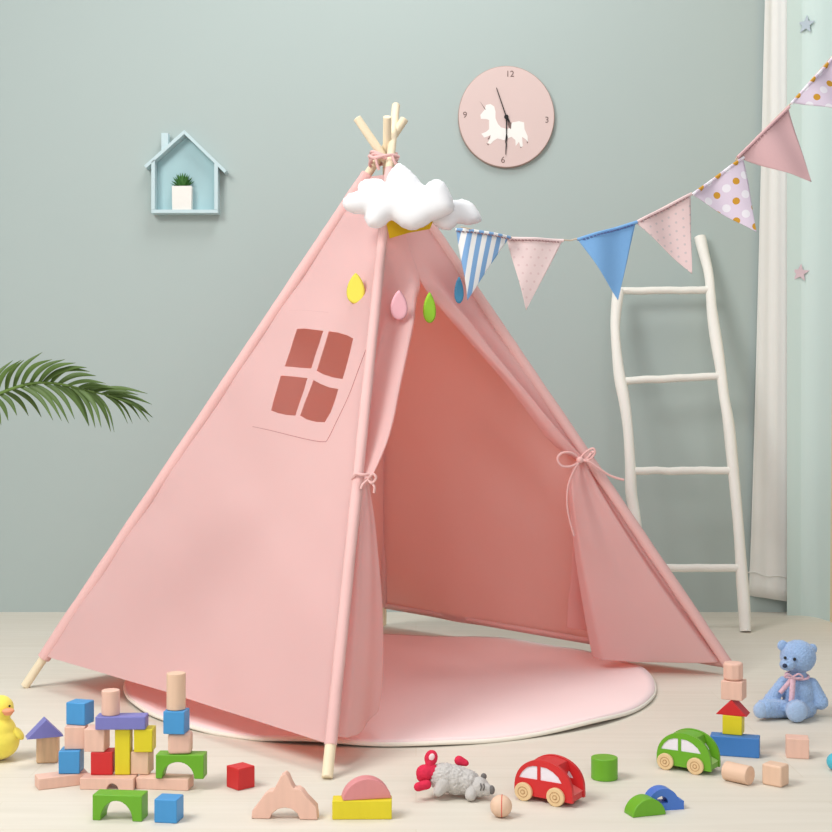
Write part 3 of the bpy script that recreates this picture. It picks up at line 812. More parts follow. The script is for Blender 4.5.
for idx, (a, b, c, Ya_, Yb_, m, lab) in enumerate(flags):
    A, B = P(*a, Ya_), P(*b, Yb_); Cc = P(*c, (Ya_+Yb_)/2 - 0.015)
    ex = (B-A).normalized(); ny = ex.cross(Cc-A).normalized()
    if ny.y < 0: ny = -ny
    ez = ex.cross(ny)
    if ez.z < 0: ez = -ez; 
    ny = ez.cross(ex)
    W = (B-A).length; cx = (Cc-A).dot(ex); cz = (Cc-A).dot(ez)
    bm = bmesh.new(); N = 24; rows = []
    fold = idx == 0
    for j in range(N+1):
        t = j/N; x0 = cx*t; x1 = W + (cx-W)*t; row = []
        for i in range(N+1):
            s = i/N; x = x0 + (x1-x0)*s; z = cz*t
            y = 0.006*math.sin(x*28+idx*1.7)*math.sin(math.pi*min(1, t+0.15)) + 0.004*math.sin(x*55+t*3+idx)
            if fold: y += 0.030*max(0, 1-x/0.028)
            row.append(bm.verts.new((x, y, z)))
        rows.append(row)
    for j in range(N):
        for i in range(N):
            try: bm.faces.new((rows[j][i], rows[j][i+1], rows[j+1][i+1], rows[j+1][i]))
            except ValueError: pass
    bmesh.ops.remove_doubles(bm, verts=bm.verts, dist=0.0001)
    o = link('pennant', bm, m, None, ang=0); o['label'] = lab
    Mx = Matrix((( *(ex[0], ny[0], ez[0]), A.x), (ex[1], ny[1], ez[1], A.y), (ex[2], ny[2], ez[2], A.z), (0, 0, 0, 1)))
    o.parent = bun; o.matrix_parent_inverse = Matrix.Translation(-bun.location); o.matrix_basis = Mx
    s = o.modifiers.new('thickness', 'SOLIDIFY'); s.thickness = 0.0012
    # folded top casing with the twine showing through the stitches
    bm = bmesh.new(); pts = [Vector((W*i/16, -0.002+0.004*math.sin(W*i/16*55+idx)+0.030*max(0, 1-(W*i/16)/0.028)*fold, -0.004)) for i in range(17)]
    tube(bm, pts, 0.0042, 8)
    o2 = link('casing', bm, m, o)
    if idx not in (4, 6):
        bm = bmesh.new(); nst = 15
        for q in range(nst):
            x0 = W*(0.07 + 0.86*q/nst) if idx else W*(0.02+0.96*q/nst); x1 = x0 + W*0.86/nst*0.72
            yy = -0.0065 + 0.004*math.sin(x0*55+idx) + 0.030*max(0, 1-x0/0.028)*fold
            tube(bm, [Vector((x0, yy, -0.009)), Vector(((x0+x1)/2, yy-0.0015, -0.0085)), Vector((x1, yy, -0.0095))], 0.0013, 6)
        mm = M_rope if idx != 2 else mat('navy twine', srgb(92, 96, 150), rough=0.9)
        link('stitching', bm, mm, o)
pts = []
for a, b, c, Ya_, Yb_, m, lab in flags: pts += [P(a[0]+1, a[1]+0.5, Ya_+0.002), P(b[0]-1, b[1]+1, Yb_+0.002)]
pts.append(P(900, -15, 3.52))
bm = bmesh.new(); tube(bm, catmull(pts, 6), 0.0018, 6)
link('twine', bm, mat('pale twine', srgb(206, 190, 170), rough=0.9, var=0.25, scale=(300, 300, 300)), bun, world=True)

# ------------------------------------------------------------------ palm frond
def palm():
    Y0 = 2.85
    z = lambda x, y, dy=0: P(x/4.622, 330 + y/4.622, Y0+dy)
    t = empty('palm_frond', z(-120, 330)); tag(t, 'green palm frond arching in from the left edge', 'plant')
    bm = bmesh.new()
    rp = [(-160,370),(-60,318),(0,293),(60,270),(130,250),(200,243),(280,250),(360,268),(440,288),(500,303),(560,322),(610,340)]
    c = catmull([z(x, y) for x, y in rp], 6); tube(bm, c, lambda f, a: 0.0042*(1-f*0.8)+0.0004, 8); link('midrib', bm, M_rach, t, world=True)
    bm = bmesh.new()
    def leaf(b, tip, bend=0.18, w=0.0065, dy=0.0, side=1):
        A = z(*b); B = z(*tip, dy); d = B-A; L = d.length
        nrm = Vector((-d.z, 0, d.x)).normalized()*side
        pr = None; N = 12
        for i in range(N+1):
            f = i/N
            p = A + d*f + nrm*bend*L*math.sin(math.pi*f)*(1-0.3*f)
            tg = (d + nrm*bend*L*math.pi*math.cos(math.pi*f)).normalized()
            wv = Vector((-tg.z, 0.35, tg.x)).normalized()
            ww = w*(math.sin(math.pi*(0.12+0.88*f)**0.8)+0.06) if f < 1 else 0.0003
            e = [bm.verts.new(p + wv*ww), bm.verts.new(p + Vector((0, 0.0025, 0))*min(1, ww/w)), bm.verts.new(p - wv*ww)]
            if pr:
                bm.faces.new((pr[0], pr[1], e[1], e[0])); bm.faces.new((pr[1], pr[2], e[2], e[1]))
            pr = e
    up = [((-130,350),(-60,190)),((-90,330),(0,160)),((-50,315),(60,140)),((-15,300),(100,138)),((30,280),(112,138)),((65,268),(196,103)),((100,258),(242,136)),((140,250),(300,136)),((180,245),(350,152)),((200,244),(415,192)),((235,246),(402,173)),((270,250),(445,212)),((310,257),(490,247)),((360,268),(500,262)),((385,274),(548,272)),((410,281),(600,285)),((430,286),(682,294)),((470,296),(640,300)),((500,303),(702,344)),((530,312),(706,404))]
    for i, (b, tp) in enumerate(up): leaf(b, tp, 0.16 if i < 12 else 0.09, 0.0060 if i < 12 else 0.0045, random.uniform(-.05, .03), 1)
    dn = [((-140,360),(-60,470)),((-100,340),(-20,450)),((-60,322),(5,440)),((-30,308),(38,420)),((0,296),(78,396)),((25,286),(132,398)),((60,275),(192,404)),((95,262),(245,418)),((125,255),(285,420)),((150,250),(318,432)),((205,246),(345,413)),((250,250),(412,446)),((290,254),(412,440)),((330,262),(440,452)),((355,268),(468,452)),((395,278),(512,470)),((425,284),(528,472)),((480,298),(590,432)),((500,304),(612,432)),((540,314),(650,415)),((560,322),(690,428)),((580,330),(700,402))]
    for i, (b, tp) in enumerate(dn): leaf(b, tp, 0.13, 0.0050 if i < 16 else 0.0028, random.uniform(-.05, .05), 1)
    o = link('leaflets', bm, M_palm, t, ang=0, world=True); s = o.modifiers.new('thickness', 'SOLIDIFY'); s.thickness = 0.0005
palm()

# ------------------------------------------------------------------ wooden blocks
CW, CH = 0.0400, 0.0435
def place(o, cx, Yf, z0, d, rot):
    """front face centre stands at picture column cx, distance Yf"""
    a = R(rot); X = (cx-416)/F*Yf
    o.location = (X - math.sin(a)*d/2, Yf + math.cos(a)*d/2, z0); o.rotation_euler = (0, 0, a)
    return o
BG = 'wooden building blocks'
def blk(name, cx, Yf, z0, w, d, h, rot, m, label, cat='block', bevel=0.0018, seg=3):
    bm = bmesh.new(); box(bm, -w/2, w/2, -d/2, d/2, 0, h)
    o = link(name, bm, m, ang=40, bevel=bevel, seg=seg); place(o, cx, Yf, z0, d, rot)
    return tag(o, label, cat, BG)
def pblk(name, prof, cx, Yf, z0, d, rot, m, label, bevel=0.0015):
    bm = bmesh.new(); prism(bm, prof, -d/2, d/2)
    o = link(name, bm, m, ang=40, bevel=bevel, seg=3); place(o, cx, Yf, z0, d, rot)
    return tag(o, label, 'block', BG)
def cblk(name, cx, Yf, z0, r, h, m, label, bevel=0.0015):
    bm = bmesh.new(); cyl(bm, (0, 0, 0), r, h, 48); o = link(name, bm, m, ang=40, bevel=bevel, seg=3)
    return tag(place(o, cx, Yf, z0, 2*r, 0), label, 'block', BG)
def arch_prof(w, h, x0, x1, rise, n=16):
    pts = [(-w/2, 0), (-w/2, h), (w/2, h), (w/2, 0)]
    c = (x0+x1)/2; r = (x1-x0)/2
    for i in range(n+1):
        a = math.pi*i/n; pts.append((c + r*math.cos(a), rise*math.sin(a)))
    return pts
PL = 0.0225
# castle, ground row
blk('wooden_plank_block', 64, 2.492, 0, 0.094, 0.038, PL-.0008, 27, W_natp, 'natural wood plank at the left foot of the block castle')
pblk('wooden_arch_block', arch_prof(0.102, PL-.0008, 0.000, 0.022, 0.012), 106.5, 2.474, 0, 0.036, -3, W_natp, 'natural wood plank with small arch notch in middle of castle base')
blk('wooden_plank_block', 162.0, 2.474, 0, 0.101, 0.037, PL-.0008, -7, W_natp, 'natural wood plank at the right foot of the block castle')
# on the planks
blk('wooden_cube_block', 69, 2.502, PL, CW, CW, CH-.0005, 2, W_blue, 'blue cube at bottom left of the block castle')
blk('wooden_cube_block', 101.4, 2.494, PL, CW+.001, CW-.002, CH-.0005, 0, W_red, 'red cube in middle of the block castle')
blk('wooden_pillar_block', 122.2, 2.495, PL, 0.0285, 0.028, 0.087-.0005, 0, W_yel, 'tall yellow pillar block under the purple plank')
blk('wooden_cube_block', 139.3, 2.497, PL, 0.0345, 0.038, CH-.0005, -5, W_nat, 'natural cube right of the yellow pillar')
blk('wooden_cube_block', 74.6, 2.513, PL+CH, 0.0385, 0.038, CH-.0005, 4, W_natp, 'natural cube between two blue cubes')
blk('wooden_cube_block', 94.0, 2.494, PL+CH, 0.0385, 0.040, CH-.0005, -3, W_natp, 'pinkish natural cube on top of the red cube')
blk('wooden_cube_block', 143.0, 2.491, PL+CH, 0.0350, 0.038, CH-.0005, 0, W_yel, 'yellow cube under right end of the purple plank')
o = blk('wooden_cube_block', 75.3, 2.525, PL+2*CH, 0.0405, 0.036, 0.0425, -16, W_blue, 'blue cube at the top left of the block castle')
blk('wooden_plank_block', 120.2, 2.487, PL+2*CH, 0.094, 0.036, 0.0245, 1.5, W_pur, 'purple plank bridging the middle of the block castle')
cblk('wooden_cylinder_block', 108.6, 2.490, PL+2*CH+0.0248, 0.0170, 0.0465, W_natp, 'short natural cylinder standing on the purple plank')
# right tower of the castle
pblk('wooden_arch_block', arch_prof(0.0905, 0.0445, -0.0335, 0.0275, 0.031), 179.5, 2.468, PL, 0.034, -3, W_grn, 'green arch block bridging right end of the castle base')
blk('wooden_cube_block', 179.5, 2.470, PL+.045, 0.0435, 0.034, 0.0385, 4, W_natp, 'natural rounded block standing on the upper green arch', bevel=0.006, seg=5)
blk('wooden_cube_block', 173.6, 2.464, PL+.084, 0.0405, 0.038, 0.0425, -6, W_blue, 'blue cube under the tall natural cylinder')
cblk('wooden_cylinder_block', 174.4, 2.467, PL+.127, 0.0178, 0.0680, W_nat, 'tall natural cylinder at the top of the right castle tower')
# in front
pblk('wooden_arch_block', arch_prof(0.0880, 0.0445, -0.0300, 0.0270, 0.0345), 117.0, 2.284, 0, 0.036, -6, W_grn, 'green arch block on floor in front of the castle')
blk('wooden_cube_block', 165.3, 2.272, 0, 0.0405, 0.038, 0.0405, -9, W_blue, 'blue cube on floor in front of the castle')
blk('wooden_post_block', 46.6, 2.662, 0, 0.0420, 0.034, 0.0565, 6, W_grain, 'striped natural block under the purple triangle', bevel=0.004)
pblk('wooden_triangle_block', [(-0.037, 0), (0.035, 0), (0.000, 0.0365)], 46.0, 2.640, 0.0568, 0.034, 22, W_pur, 'purple triangle roof block left of the castle', bevel=0.001)
o = blk('wooden_cube_block', 239, 2.470, 0, 0.0385, 0.0385, 0.0405, 0, W_red, 'red cube on floor right of the castle')
o.location = (G(238.7, 791).x, G(238.7, 791).y+0.0272, 0); o.rotation_euler = (0, 0, R(43))
# natural stepped arch
k = 2.293/F
z2 = lambda x, y: ((200 + x/3.782 - 284.5)*k, (819.5 - (640 + y/3.782))*k)
pr = [(193,678),(195,650),(213,627),(238,592),(258,574),(275,572),(290,545),(305,515),(320,505),(332,515),(345,545),(355,563),(372,562),(388,572),(402,592),(440,630),(445,678),(378,678),(368,655),(345,638),(320,634),(295,640),(272,657),(262,678)]
pr = [z2(*p) for p in pr]; pr = [(x, max(0, z)) for x, z in pr]
pblk('wooden_gable_block', pr, 284.5, 2.293, 0, 0.024, -4, W_natp, 'natural stepped gable block with arch standing on floor')
blk('wooden_plank_block', 362, 2.292, 0, 0.1035, 0.034, 0.0330, 1, W_yel, 'yellow plank block lying under the pink half round')
k = 2.30/F
sg = [(-0.0425, 0)] + [(0.0425*math.cos(a)*-1, 0.036*math.sin(a)**1.15) for a in [math.pi*i/20 for i in range(1, 20)]] + [(0.0425, 0)]
pblk('wooden_half_round_block', [(x, z) for x, z in sg][::-1], 367.2, 2.298, 0.0333, 0.026, 10, W_pnk, 'rose pink half round block resting on the yellow plank')
cblk('wooden_cylinder_block', 606.3, 2.528, 0, 0.0256, 0.0415, W_grn, 'green cylinder right of the red car')
sg = [(-0.0325, 0)] + [(-0.0325*math.cos(a), 0.0300*math.sin(a)**1.1) for a in [math.pi*i/24 for i in range(1, 24)]] + [(0.0325, 0)]
pblk('wooden_half_round_block', sg[::-1], 649.5, 2.312, 0, 0.034, 18, W_grn, 'green half round block at lower right of the floor')
# blue arch behind it
bm = bmesh.new()
pr = [(-0.028, 0)] + [(-0.028*math.cos(a), 0.013+0.0255*math.sin(a)) for a in [math.pi*i/18 for i in range(0, 15)]] + [(0.030, 0.0165), (0.038, 0.0150), (0.038, 0)]
inn = [(0.012*math.cos(a)-0.004, 0.013+0.0125*math.sin(a)) for a in [math.pi*i/12 for i in range(13)]]
sh = [(-0.030, 0.0)] + pr[1:]
vo = pr; n_ = len(pr)
pts2 = pr
v2, f2, _o = tri2d(pr, [inn], 0.006)
va = [bm.verts.new((p[0], -0.013, p[1])) for p in v2]; vb = [bm.verts.new((p[0], 0.013, p[1])) for p in v2]
for t_ in f2: bm.faces.new([va[i] for i in t_]); bm.faces.new([vb[i] for i in reversed(t_)])
bm.edges.ensure_lookup_table()
idx_a = {v: i for i, v in enumerate(va)}
for e in [e for e in bm.edges if e.is_boundary and e.verts[0] in idx_a]:
    i, j = idx_a[e.verts[0]], idx_a[e.verts[1]]
    bm.faces.new((va[i], va[j], vb[j], vb[i]))
o = link('wooden_arch_block', bm, W_blue2, ang=40); place(o, 664, 2.345, 0, 0.026, 12); tag(o, 'royal blue arched block behind the green half round', 'block', BG)
# right tower
o = blk('wooden_plank_block', 734.5, 2.715, 0, 0.099, 0.038, 0.0400, -17, W_blue3, 'blue plank at the foot of the small right tower')
z = 0.0403
def tw(cx, Yc, z0): return ((cx-416)/F*Yc, Yc, z0)
o = blk('wooden_cube_block', 732, 2.73, z, 0.0400, 0.038, 0.0395, -22, W_yel, 'yellow cube in the small right tower'); o.location = tw(733.5, 2.752, z)
z += 0.0398
bm = bmesh.new(); prism(bm, [(-0.032, 0), (0.032, 0), (0, 0.0320), ][::-1], -0.021, 0.021)
o = link('wooden_triangle_block', bm, W_red, bevel=0.0008); o.location = tw(733, 2.755, z); o.rotation_euler = (0, 0, R(-24)); tag(o, 'red triangle roof block in the small right tower', 'block', BG)
z += 0.0315
o = blk('wooden_cube_block', 733, 2.73, z, 0.0440, 0.042, 0.0385, -27, W_natp, 'natural cube balanced on the red roof block'); o.location = tw(733.8, 2.755, z)
z += 0.0388
bm = bmesh.new(); cyl(bm, (0, 0, 0), 0.0205, 0.0365, 10); o = link('wooden_rounded_block', bm, W_natp, ang=30, bevel=0.005, seg=5); o.location = tw(733.2, 2.757, z); tag(o, 'natural rounded block at the top of the small right tower', 'block', BG)
blk('wooden_cube_block', 797.8, 2.700, 0, 0.0450, 0.040, 0.0405, -13, W_natp, 'natural cube on floor right of the small tower')
o = blk('wooden_cube_block', 775, 2.50, 0, 0.0400, 0.034, 0.0400, -42, W_nat, 'natural rounded cube right of the lying cylinder', bevel=0.004, seg=4); o.location = ((775.5-416)/F*2.512, 2.512, 0)
bm = bmesh.new(); cyl(bm, (0, 0, -0.026), 0.0180, 0.052, 48)
o = link('wooden_cylinder_block', bm, W_nat, bevel=0.0015, seg=3); o.location = ((738-416)/F*2.525, 2.525, 0.0181)
o.rotation_euler = Vector((0.70, -0.71, 0)).to_track_quat('Z', 'Y').to_euler(); tag(o, 'natural cylinder lying on its side near the green car', 'block', BG)
# ball with red band
bt = empty('wooden_ball', G(501.3, 818)+Vector((0, 0.006, 0))); tag(bt, 'small natural wooden ball with red band beside the red car', 'ball')
bm = bmesh.new(); bmesh.ops.create_uvsphere(bm, u_segments=48, v_segments=32, radius=0.0192, matrix=Matrix.Translation((0, 0, 0.0192))); link('ball', bm, W_nat, bt, ang=0)
bm = bmesh.new(); pts = [Vector((0.0015, 0.0191*math.cos(a), 0.0192+0.0191*math.sin(a))) for a in [2*math.pi*i/48 for i in range(48)]]
tube(bm, pts, 0.0009, 6, closed=True); link('band', bm, mat('red line', srgb(214, 96, 84)), bt)
bt.rotation_euler = (0, 0, R(-6))
bm = bmesh.new(); bmesh.ops.create_uvsphere(bm, u_segments=40, v_segments=24, radius=0.0175, matrix=Matrix.Translation((0, 0, 0.0175)))
o = link('toy_ball', bm, gloss('turquoise paint', srgb(80, 184, 206)), ang=0); o.location = G(838.5, 773)+Vector((0, 0.0175, 0)); tag(o, 'turquoise ball cut by the right edge of the photo', 'ball')

# ------------------------------------------------------------------ wooden toy cars
def toy_car(rear_px, front_px, scale, m, mhood, label, name='toy_car'):
    A = G(*rear_px); B = G(*front_px); d = (B-A); ang = math.atan2(d.y, d.x)
    S = d.length/0.0635
    t = empty(name, A, ang); t.scale = (S, S, S*scale); tag(t, label, 'toy car', 'wooden toy cars on the floor')
    # local: x forward from rear wheel centre, y=0 outer side of near wheels, z up
    Wd = 0.052; y0 = 0.006
    def arc(n=26):
        pts = []
        for i in range(n+1):
            a = math.pi - math.pi*i/n
            x = 0.0345 + 0.0550*math.cos(a); zz = 0.020 + 0.0600*max(0, math.sin(a))**0.82
            if x > 0.0345: x = 0.0345 + 0.0600*math.cos(a)
            pts.append((x, zz))
        return pts
    outer = [(-0.0195, 0.011)] + arc() + [(0.0945, 0.009)]
    w1 = [(-0.0115, 0.0420), (-0.0050, 0.0535), (0.0050, 0.0630), (0.0170, 0.0675), (0.0255, 0.0680), (0.0255, 0.0425)]
    w2 = [(0.0315, 0.0425), (0.0315, 0.0680), (0.044, 0.0672), (0.056, 0.0620), (0.067, 0.0535), (0.0740, 0.0425)]
    def plate(ya, yb):
        v_, f_, _ = tri2d(outer, [w1, w2], 0.005)
        bm = bmesh.new(); a = [bm.verts.new((p[0], ya, p[1])) for p in v_]; b = [bm.verts.new((p[0], yb, p[1])) for p in v_]
        for q in f_: bm.faces.new([a[i] for i in q]); bm.faces.new([b[i] for i in reversed(q)])
        ia = {v: i for i, v in enumerate(a)}
        for e in [e for e in bm.edges if e.is_boundary and e.verts[0] in ia]:
            i, j = ia[e.verts[0]], ia[e.verts[1]]; bm.faces.new((a[i], a[j], b[j], b[i]))
        link('side_panel', bm, m, t, ang=35)
    plate(y0, y0+0.007); plate(y0+Wd-0.007, y0+Wd)
    # core: roof, windscreen notch, bonnet
    ar = [p for p in arc() if p[0] < 0.066]
    core = [(-0.0193, 0.012)] + [(x, z_-0.0012) for x, z_ in ar] + [(0.0670, 0.058), (0.0630, 0.050), (0.0640, 0.040), (0.0680, 0.031), (0.082, 0.0255), (0.0925, 0.021), (0.0930, 0.010)]
    bm = bmesh.new(); prism(bm, core, y0+0.0071, y0+Wd-0.0071); link('body', bm, m, t, ang=35, bevel=0.0008)
    bm = bmesh.new(); prism(bm, [(0.068, 0.0312), (0.082, 0.0257), (0.0925, 0.0212), (0.0925, 0.0227), (0.082, 0.0272), (0.068, 0.0327)], y0+0.0075, y0+Wd-0.0075); link('bonnet', bm, mhood, t, smooth=False)
    for wdw in (w1, w2):
        cx = sum(p[0] for p in wdw)/len(wdw); cz = sum(p[1] for p in wdw)/len(wdw)
        wi = [(cx+(p[0]-cx)*1.0, cz+(p[1]-cz)*1.0) for p in wdw]
        bm = bmesh.new(); prism(bm, wi, y0+0.0015, y0+0.0068); prism(bm, wi, y0+Wd-0.0068, y0+Wd-0.0015)
        link('window_pane', bm, M_pane, t, smooth=False)
    for x in (0.0, 0.0635):
        for yy, yh in ((-0.0005, -1), (y0+Wd-0.0005, 1)):
            bm = bmesh.new(); cyl(bm, (x, yy, 0.0172), 0.0172, 0.0068, 44, 'y')
            wh = link('wheel', bm, W_wheel, t, ang=40, bevel=0.0016, seg=3)
            if yh < 0:
                bm = bmesh.new()
                for rr in (0.0095, 0.0040):
                    tube(bm, [Vector((x+rr*math.cos(a), -0.0006, 0.0172+rr*math.sin(a))) for a in [2*math.pi*i/36 for i in range(36)]], 0.0007, 6, closed=True)
                link('wheel_groove', bm, W_groove, wh)
                bm = bmesh.new(); cyl(bm, (x, -0.0018, 0.0172), 0.0026, 0.003, 18, 'y'); link('axle_peg', bm, W_wheel, wh)
    return t
M_pane = mat('milky white window pane', srgb(234, 228, 236), rough=0.5)
W_wheel = wood('pale wooden wheel', srgb(226, 196, 150))
W_groove = wood('wheel groove', srgb(186, 146, 104))
W_hr = gloss('pale red bonnet', srgb(226, 112, 108)); W_hg = gloss('pale green bonnet', srgb(168, 204, 120))  # bonnet colours paler than the car bodies
toy_car((522.8, 801.0), (554.8, 806.8), 0.94, W_red, W_hr, 'red wooden toy car with white windows and natural wheels')
toy_car((664.8, 770.0), (694.8, 774.8), 0.96, W_grn, W_hg, 'green wooden toy car with white windows and natural wheels')

# ------------------------------------------------------------------ teddy bear
def bear():
    M_fur = mat('blue plush', srgb(156, 186, 226), rough=1.0, var=0.22, scale=(260, 260, 260), bump=1.0, bscale=420, spec=0.05, sheen=0.5)
    M_pad = mat('pale blue plush', srgb(166, 192, 226), rough=1.0, var=0.15, scale=(260, 260, 260), bump=1.0, bscale=420, spec=0.05, sheen=0.5)
    M_rib = mat('pink checked ribbon', srgb(238, 190, 204), rough=0.8, var=0.35, scale=(160, 160, 160))
    Yb = 3.085; c = G(797, 718); base = Vector(((797-416)/F*Yb, Yb, 0))
    t = empty('teddy_bear', base); tag(t, 'blue plush teddy bear with pink ribbon sitting on floor', 'teddy bear')
    q = lambda px, py, Y=Yb: P(px, py, Y) - base
    bm = bmesh.new()
    sphere(bm, q(798.5, 694, Yb), (0.037, 0.034, 0.046)); sphere(bm, q(799, 706, Yb+.004), (0.041, 0.038, 0.034))
    sphere(bm, q(798, 678), (0.022, 0.022, 0.02), sub=3)
    sphere(bm, q(798, 656.5, Yb), (0.0410, 0.039, 0.0385))
    sphere(bm, q(787.5, 664.5, Yb-0.030), (0.0180, 0.020, 0.0140), sub=3)
    # arms
    capsule(bm, q(784, 682, Yb-.004), q(770, 701, Yb-0.012), 0.0145, 0.0165)
    capsule(bm, q(812, 684, Yb-.002), q(820.5, 702, Yb-0.014), 0.0150, 0.0180)
    # legs
    capsule(bm, q(790, 709, Yb-0.012), q(765, 708.5, 3.045), 0.0210, 0.0225)
    capsule(bm, q(802, 711, Yb-0.01), q(796, 710, 3.03), 0.0220, 0.0245)
    o = link('body', bm, M_fur, t, ang=0); remesh(o, 0.0020, 5, 0.0050, 0.0030)
    for px, py, a in ((782.5, 645.5, 0.3), (812.0, 649.0, -0.25)):
        bm = bmesh.new(); sphere(bm, q(px, py, Yb+0.002), (0.0125, 0.0065, 0.0130), sub=3); o = link('ear', bm, M_fur, t, ang=0); remesh(o, 0.0018, 3, 0.002, 0.003)
    for c_, r_ in ((q(763.5, 709, 3.045)+Vector((-.010, -0.012, 0)), (0.017, 0.012, 0.019)), (q(796, 712, 3.02)+Vector((0, -0.006, .002)), (0.0245, 0.014, 0.0245))):
        bm = bmesh.new(); sphere(bm, c_, r_, sub=3); o = link('foot_pad', bm, M_pad, t, ang=0); remesh(o, 0.002, 3, 0.002, 0.003)
    for px, py, Y in ((785.2, 657.8, Yb-0.0365), (794.6, 659.2, Yb-0.0385)):
        bm = bmesh.new(); sphere(bm, q(px, py, Y), 0.0037, sub=3); link('eye', bm, M_black, t, ang=0)
    bm = bmesh.new(); sphere(bm, q(784.8, 665.8, Yb-0.0490), (0.0055, 0.0045, 0.0052), sub=3); link('nose', bm, M_nose, t, ang=0)
    bm = bmesh.new()
    yk = Yb-0.036
    tube(bm, [q(798, 675.5, Yb) + Vector((0.0255*math.cos(a)-0.002, 0.030*math.sin(a), 0.003*math.sin(a))) for a in [2*math.pi*i/30 for i in range(30)]], 0.0028, 8, closed=True)
    link('ribbon_collar', bm, M_rib, t)
    def ribbon(pts, w, nm='ribbon'):
        c_ = catmull([q(*p) for p in pts], 6); bm = bmesh.new(); pr = None
        for i, p in enumerate(c_):
            tg = (c_[min(i+1, len(c_)-1)] - c_[max(i-1, 0)]).normalized(); wv = tg.cross(Vector((0, -1, 0))).normalized()*w
            e = (bm.verts.new(p+wv), bm.verts.new(p-wv))
            if pr: bm.faces.new((pr[0], pr[1], e[1], e[0]))
            pr = e
        o = link(nm, bm, M_rib, t, ang=0); s = o.modifiers.new('thickness', 'SOLIDIFY'); s.thickness = 0.0015
    ribbon([(793, 677, yk), (787, 685, yk-.004), (780, 693, yk-.003)], 0.0052)
    ribbon([(793, 677, yk), (792.5, 688, yk-.008), (791.5, 702, yk-.010)], 0.0064)
    ribbon([(793, 677, yk-.003), (788, 674, yk-.006), (785, 677, yk-.003), (793, 678, yk-.003)], 0.0022)
    ribbon([(793, 677, yk-.003), (799, 674, yk-.006), (803, 678, yk-.003), (793, 678, yk-.003)], 0.0022)
M_nose = mat('dark blue thread', srgb(48, 58, 84), rough=0.6)
bear()

# ------------------------------------------------------------------ yellow duck
def duck():
    M_y = mat('yellow plush', srgb(244, 228, 96), rough=0.9, var=0.06, scale=(60, 60, 60), bump=0.4, bscale=400, sheen=0.3)
    M_b = mat('peach beak', srgb(238, 160, 122), rough=0.8)
    Yb = 2.690; base = Vector(((-1-416)/F*Yb, Yb, 0))
    t = empty('toy_duck', base); tag(t, 'yellow toy duck with orange beak at the left edge', 'duck')
    q = lambda px, py, Y=Yb: P(px, py, Y) - base
    bm = bmesh.new()
    sphere(bm, q(-1.5, 741), (0.042, 0.040, 0.0378)); sphere(bm, q(-1, 730), (0.034, 0.033, 0.030)); sphere(bm, q(-.5, 719), (0.020, 0.020, 0.02), sub=3)
    sphere(bm, q(0.3, 708), (0.0270, 0.026, 0.0265))
    o = link('body', bm, M_y, t, ang=0); remesh(o, 0.0025, 8)
    for px, py, a in ((18.5, 733.5, R(-38)), (-20.5, 733.5, R(38))):
        bm = bmesh.new(); from mathutils import Euler
        sphere(bm, q(px, py, Yb-.002), (0.0075, 0.012, 0.0155), rot=Euler((0, a, 0)), sub=3); link('wing', bm, M_y, t, ang=0)
    bm = bmesh.new(); sphere(bm, q(8.2, 711, Yb-0.0225), (0.0125, 0.0120, 0.0058), sub=3); sphere(bm, q(8, 713.3, Yb-0.021), (0.0095, 0.010, 0.0045), sub=3); o = link('beak', bm, M_b, t, ang=0); remesh(o, 0.0015, 3)
    for px in (9.6, -4.5):
        bm = bmesh.new(); sphere(bm, q(px, 706, Yb-(0.0205 if px > 0 else 0.0255)), 0.0023, sub=3); link('eye', bm, M_black, t, ang=0)
duck()

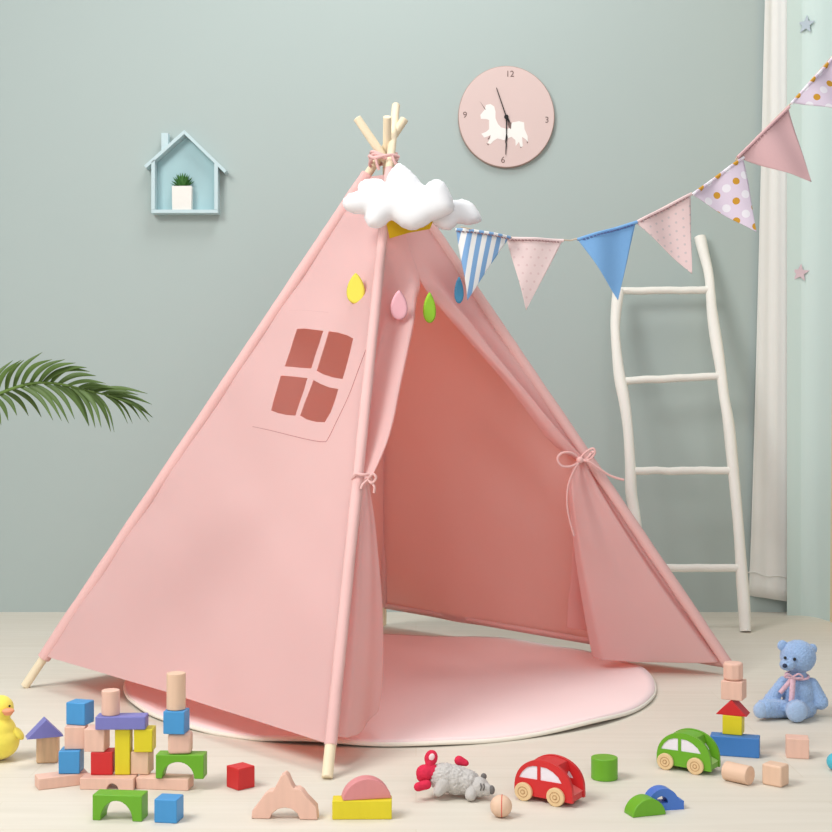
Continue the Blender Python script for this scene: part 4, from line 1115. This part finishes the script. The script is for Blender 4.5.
# ------------------------------------------------------------------ grey crocheted animal
def crochet():
    M_g = mat('grey crochet yarn', srgb(198, 194, 190), rough=1.0, var=0.3, scale=(240, 240, 240), bump=1.0, bscale=260, spec=0.05)
    M_s = mat('smooth grey knit', srgb(196, 192, 188), rough=1.0, var=0.12, scale=(240, 240, 240), bump=0.6, bscale=420, spec=0.05)
    M_r = mat('red felt', srgb(216, 54, 82), rough=0.95, var=0.12, scale=(150, 150, 150), bump=0.6, bscale=400, spec=0.05)
    M_d = mat('dark grey yarn', srgb(112, 108, 106), rough=1.0, var=0.1, bump=0.5)
    M_l = mat('pale pink felt', srgb(240, 214, 216), rough=0.95)
    Yb = 2.43; base = Vector(((453-416)/F*Yb, Yb, 0))
    t = empty('crochet_animal_toy', base); tag(t, 'grey crocheted animal toy with red hooves lying on floor', 'toy')
    zz = lambda x, y, Y=Yb: P(405 + x/8.32, 740 + y/8.32, Y) - base
    from mathutils import Euler
    bm = bmesh.new()
    sphere(bm, zz(330, 310), (0.029, 0.027, 0.026), rot=Euler((0, R(8), 0))); sphere(bm, zz(420, 330), (0.032, 0.028, 0.0265), rot=Euler((0, R(12), 0))); sphere(bm, zz(510, 350, Yb-.005), (0.025, 0.024, 0.023))
    o = link('body', bm, M_g, t, ang=0); remesh(o, 0.002, 5, 0.0055, 0.0040)
    bm = bmesh.new(); sphere(bm, zz(610, 390, Yb-.014), (0.0200, 0.019, 0.0185)); sphere(bm, zz(675, 412, Yb-.022), (0.0120, 0.012, 0.0115), sub=3)
    o = link('head', bm, M_s, t, ang=0); remesh(o, 0.0018, 4, 0.002, 0.003)
    bm = bmesh.new(); sphere(bm, zz(722, 415, Yb-.027), (0.0058, 0.0070, 0.0082), sub=3); link('nose', bm, M_d, t, ang=0)
    bm = bmesh.new(); sphere(bm, zz(655, 303, Yb-.010), (0.0055, 0.0045, 0.0060), sub=3); link('ear', bm, M_d, t, ang=0)
    for x in (635, 660):
        bm = bmesh.new(); tube(bm, [zz(x-6, 362, Yb-.030-(x-635)*.00015), zz(x+2, 390, Yb-.0345-(x-635)*.00005), zz(x-8, 420, Yb-.032)], 0.0013, 6); link('eye_stripe', bm, M_d, t)
    for a, b, ra, rb in (((320, 360, Yb-.016), (275, 430, Yb-.024), 0.0155, 0.0095), ((560, 400, Yb-.018), (545, 460, Yb-.030), 0.0130, 0.0110)):
        bm = bmesh.new(); capsule(bm, zz(*a), zz(*b), ra, rb); o = link('leg', bm, M_s, t, ang=0); remesh(o, 0.0018, 4)
    # red hooves, heart shaped cap and loop
    bm = bmesh.new(); capsule(bm, zz(180, 370, Yb-.020), zz(110, 390, Yb-.026), 0.0092, 0.0085); o = link('hoof', bm, M_r, t, ang=0); remesh(o, 0.0015, 3, .001, .003)
    bm = bmesh.new(); capsule(bm, zz(450, 170, Yb+.012), zz(505, 192, Yb+.010), 0.0092, 0.0062); o = link('hoof', bm, M_r, t, ang=0); remesh(o, 0.0015, 3, .001, .003)
    bm = bmesh.new(); sphere(bm, zz(165, 275, Yb-.004), (0.0165, 0.015, 0.0160), sub=3); sphere(bm, zz(225, 265, Yb), (0.0155, 0.015, 0.0150), sub=3); sphere(bm, zz(150, 310, Yb-.004), (0.0120, 0.012, 0.0090), sub=3)
    o = link('red_hood', bm, M_r, t, ang=0); remesh(o, 0.0018, 4, .001, .003)
    bm = bmesh.new(); sphere(bm, zz(217, 150, Yb), (0.0125, 0.0060, 0.0155), rot=Euler((0, R(12), 0)), sub=3); capsule(bm, zz(205, 195, Yb), zz(200, 230, Yb), 0.008, 0.009)
    o = link('red_ear', bm, M_r, t, ang=0); remesh(o, 0.0015, 3)
    bm = bmesh.new(); sphere(bm, zz(222, 142, Yb-.0045), (0.0055, 0.0025, 0.0068), rot=Euler((0, R(20), 0)), sub=3); link('inner_ear', bm, M_l, t, ang=0)
crochet()
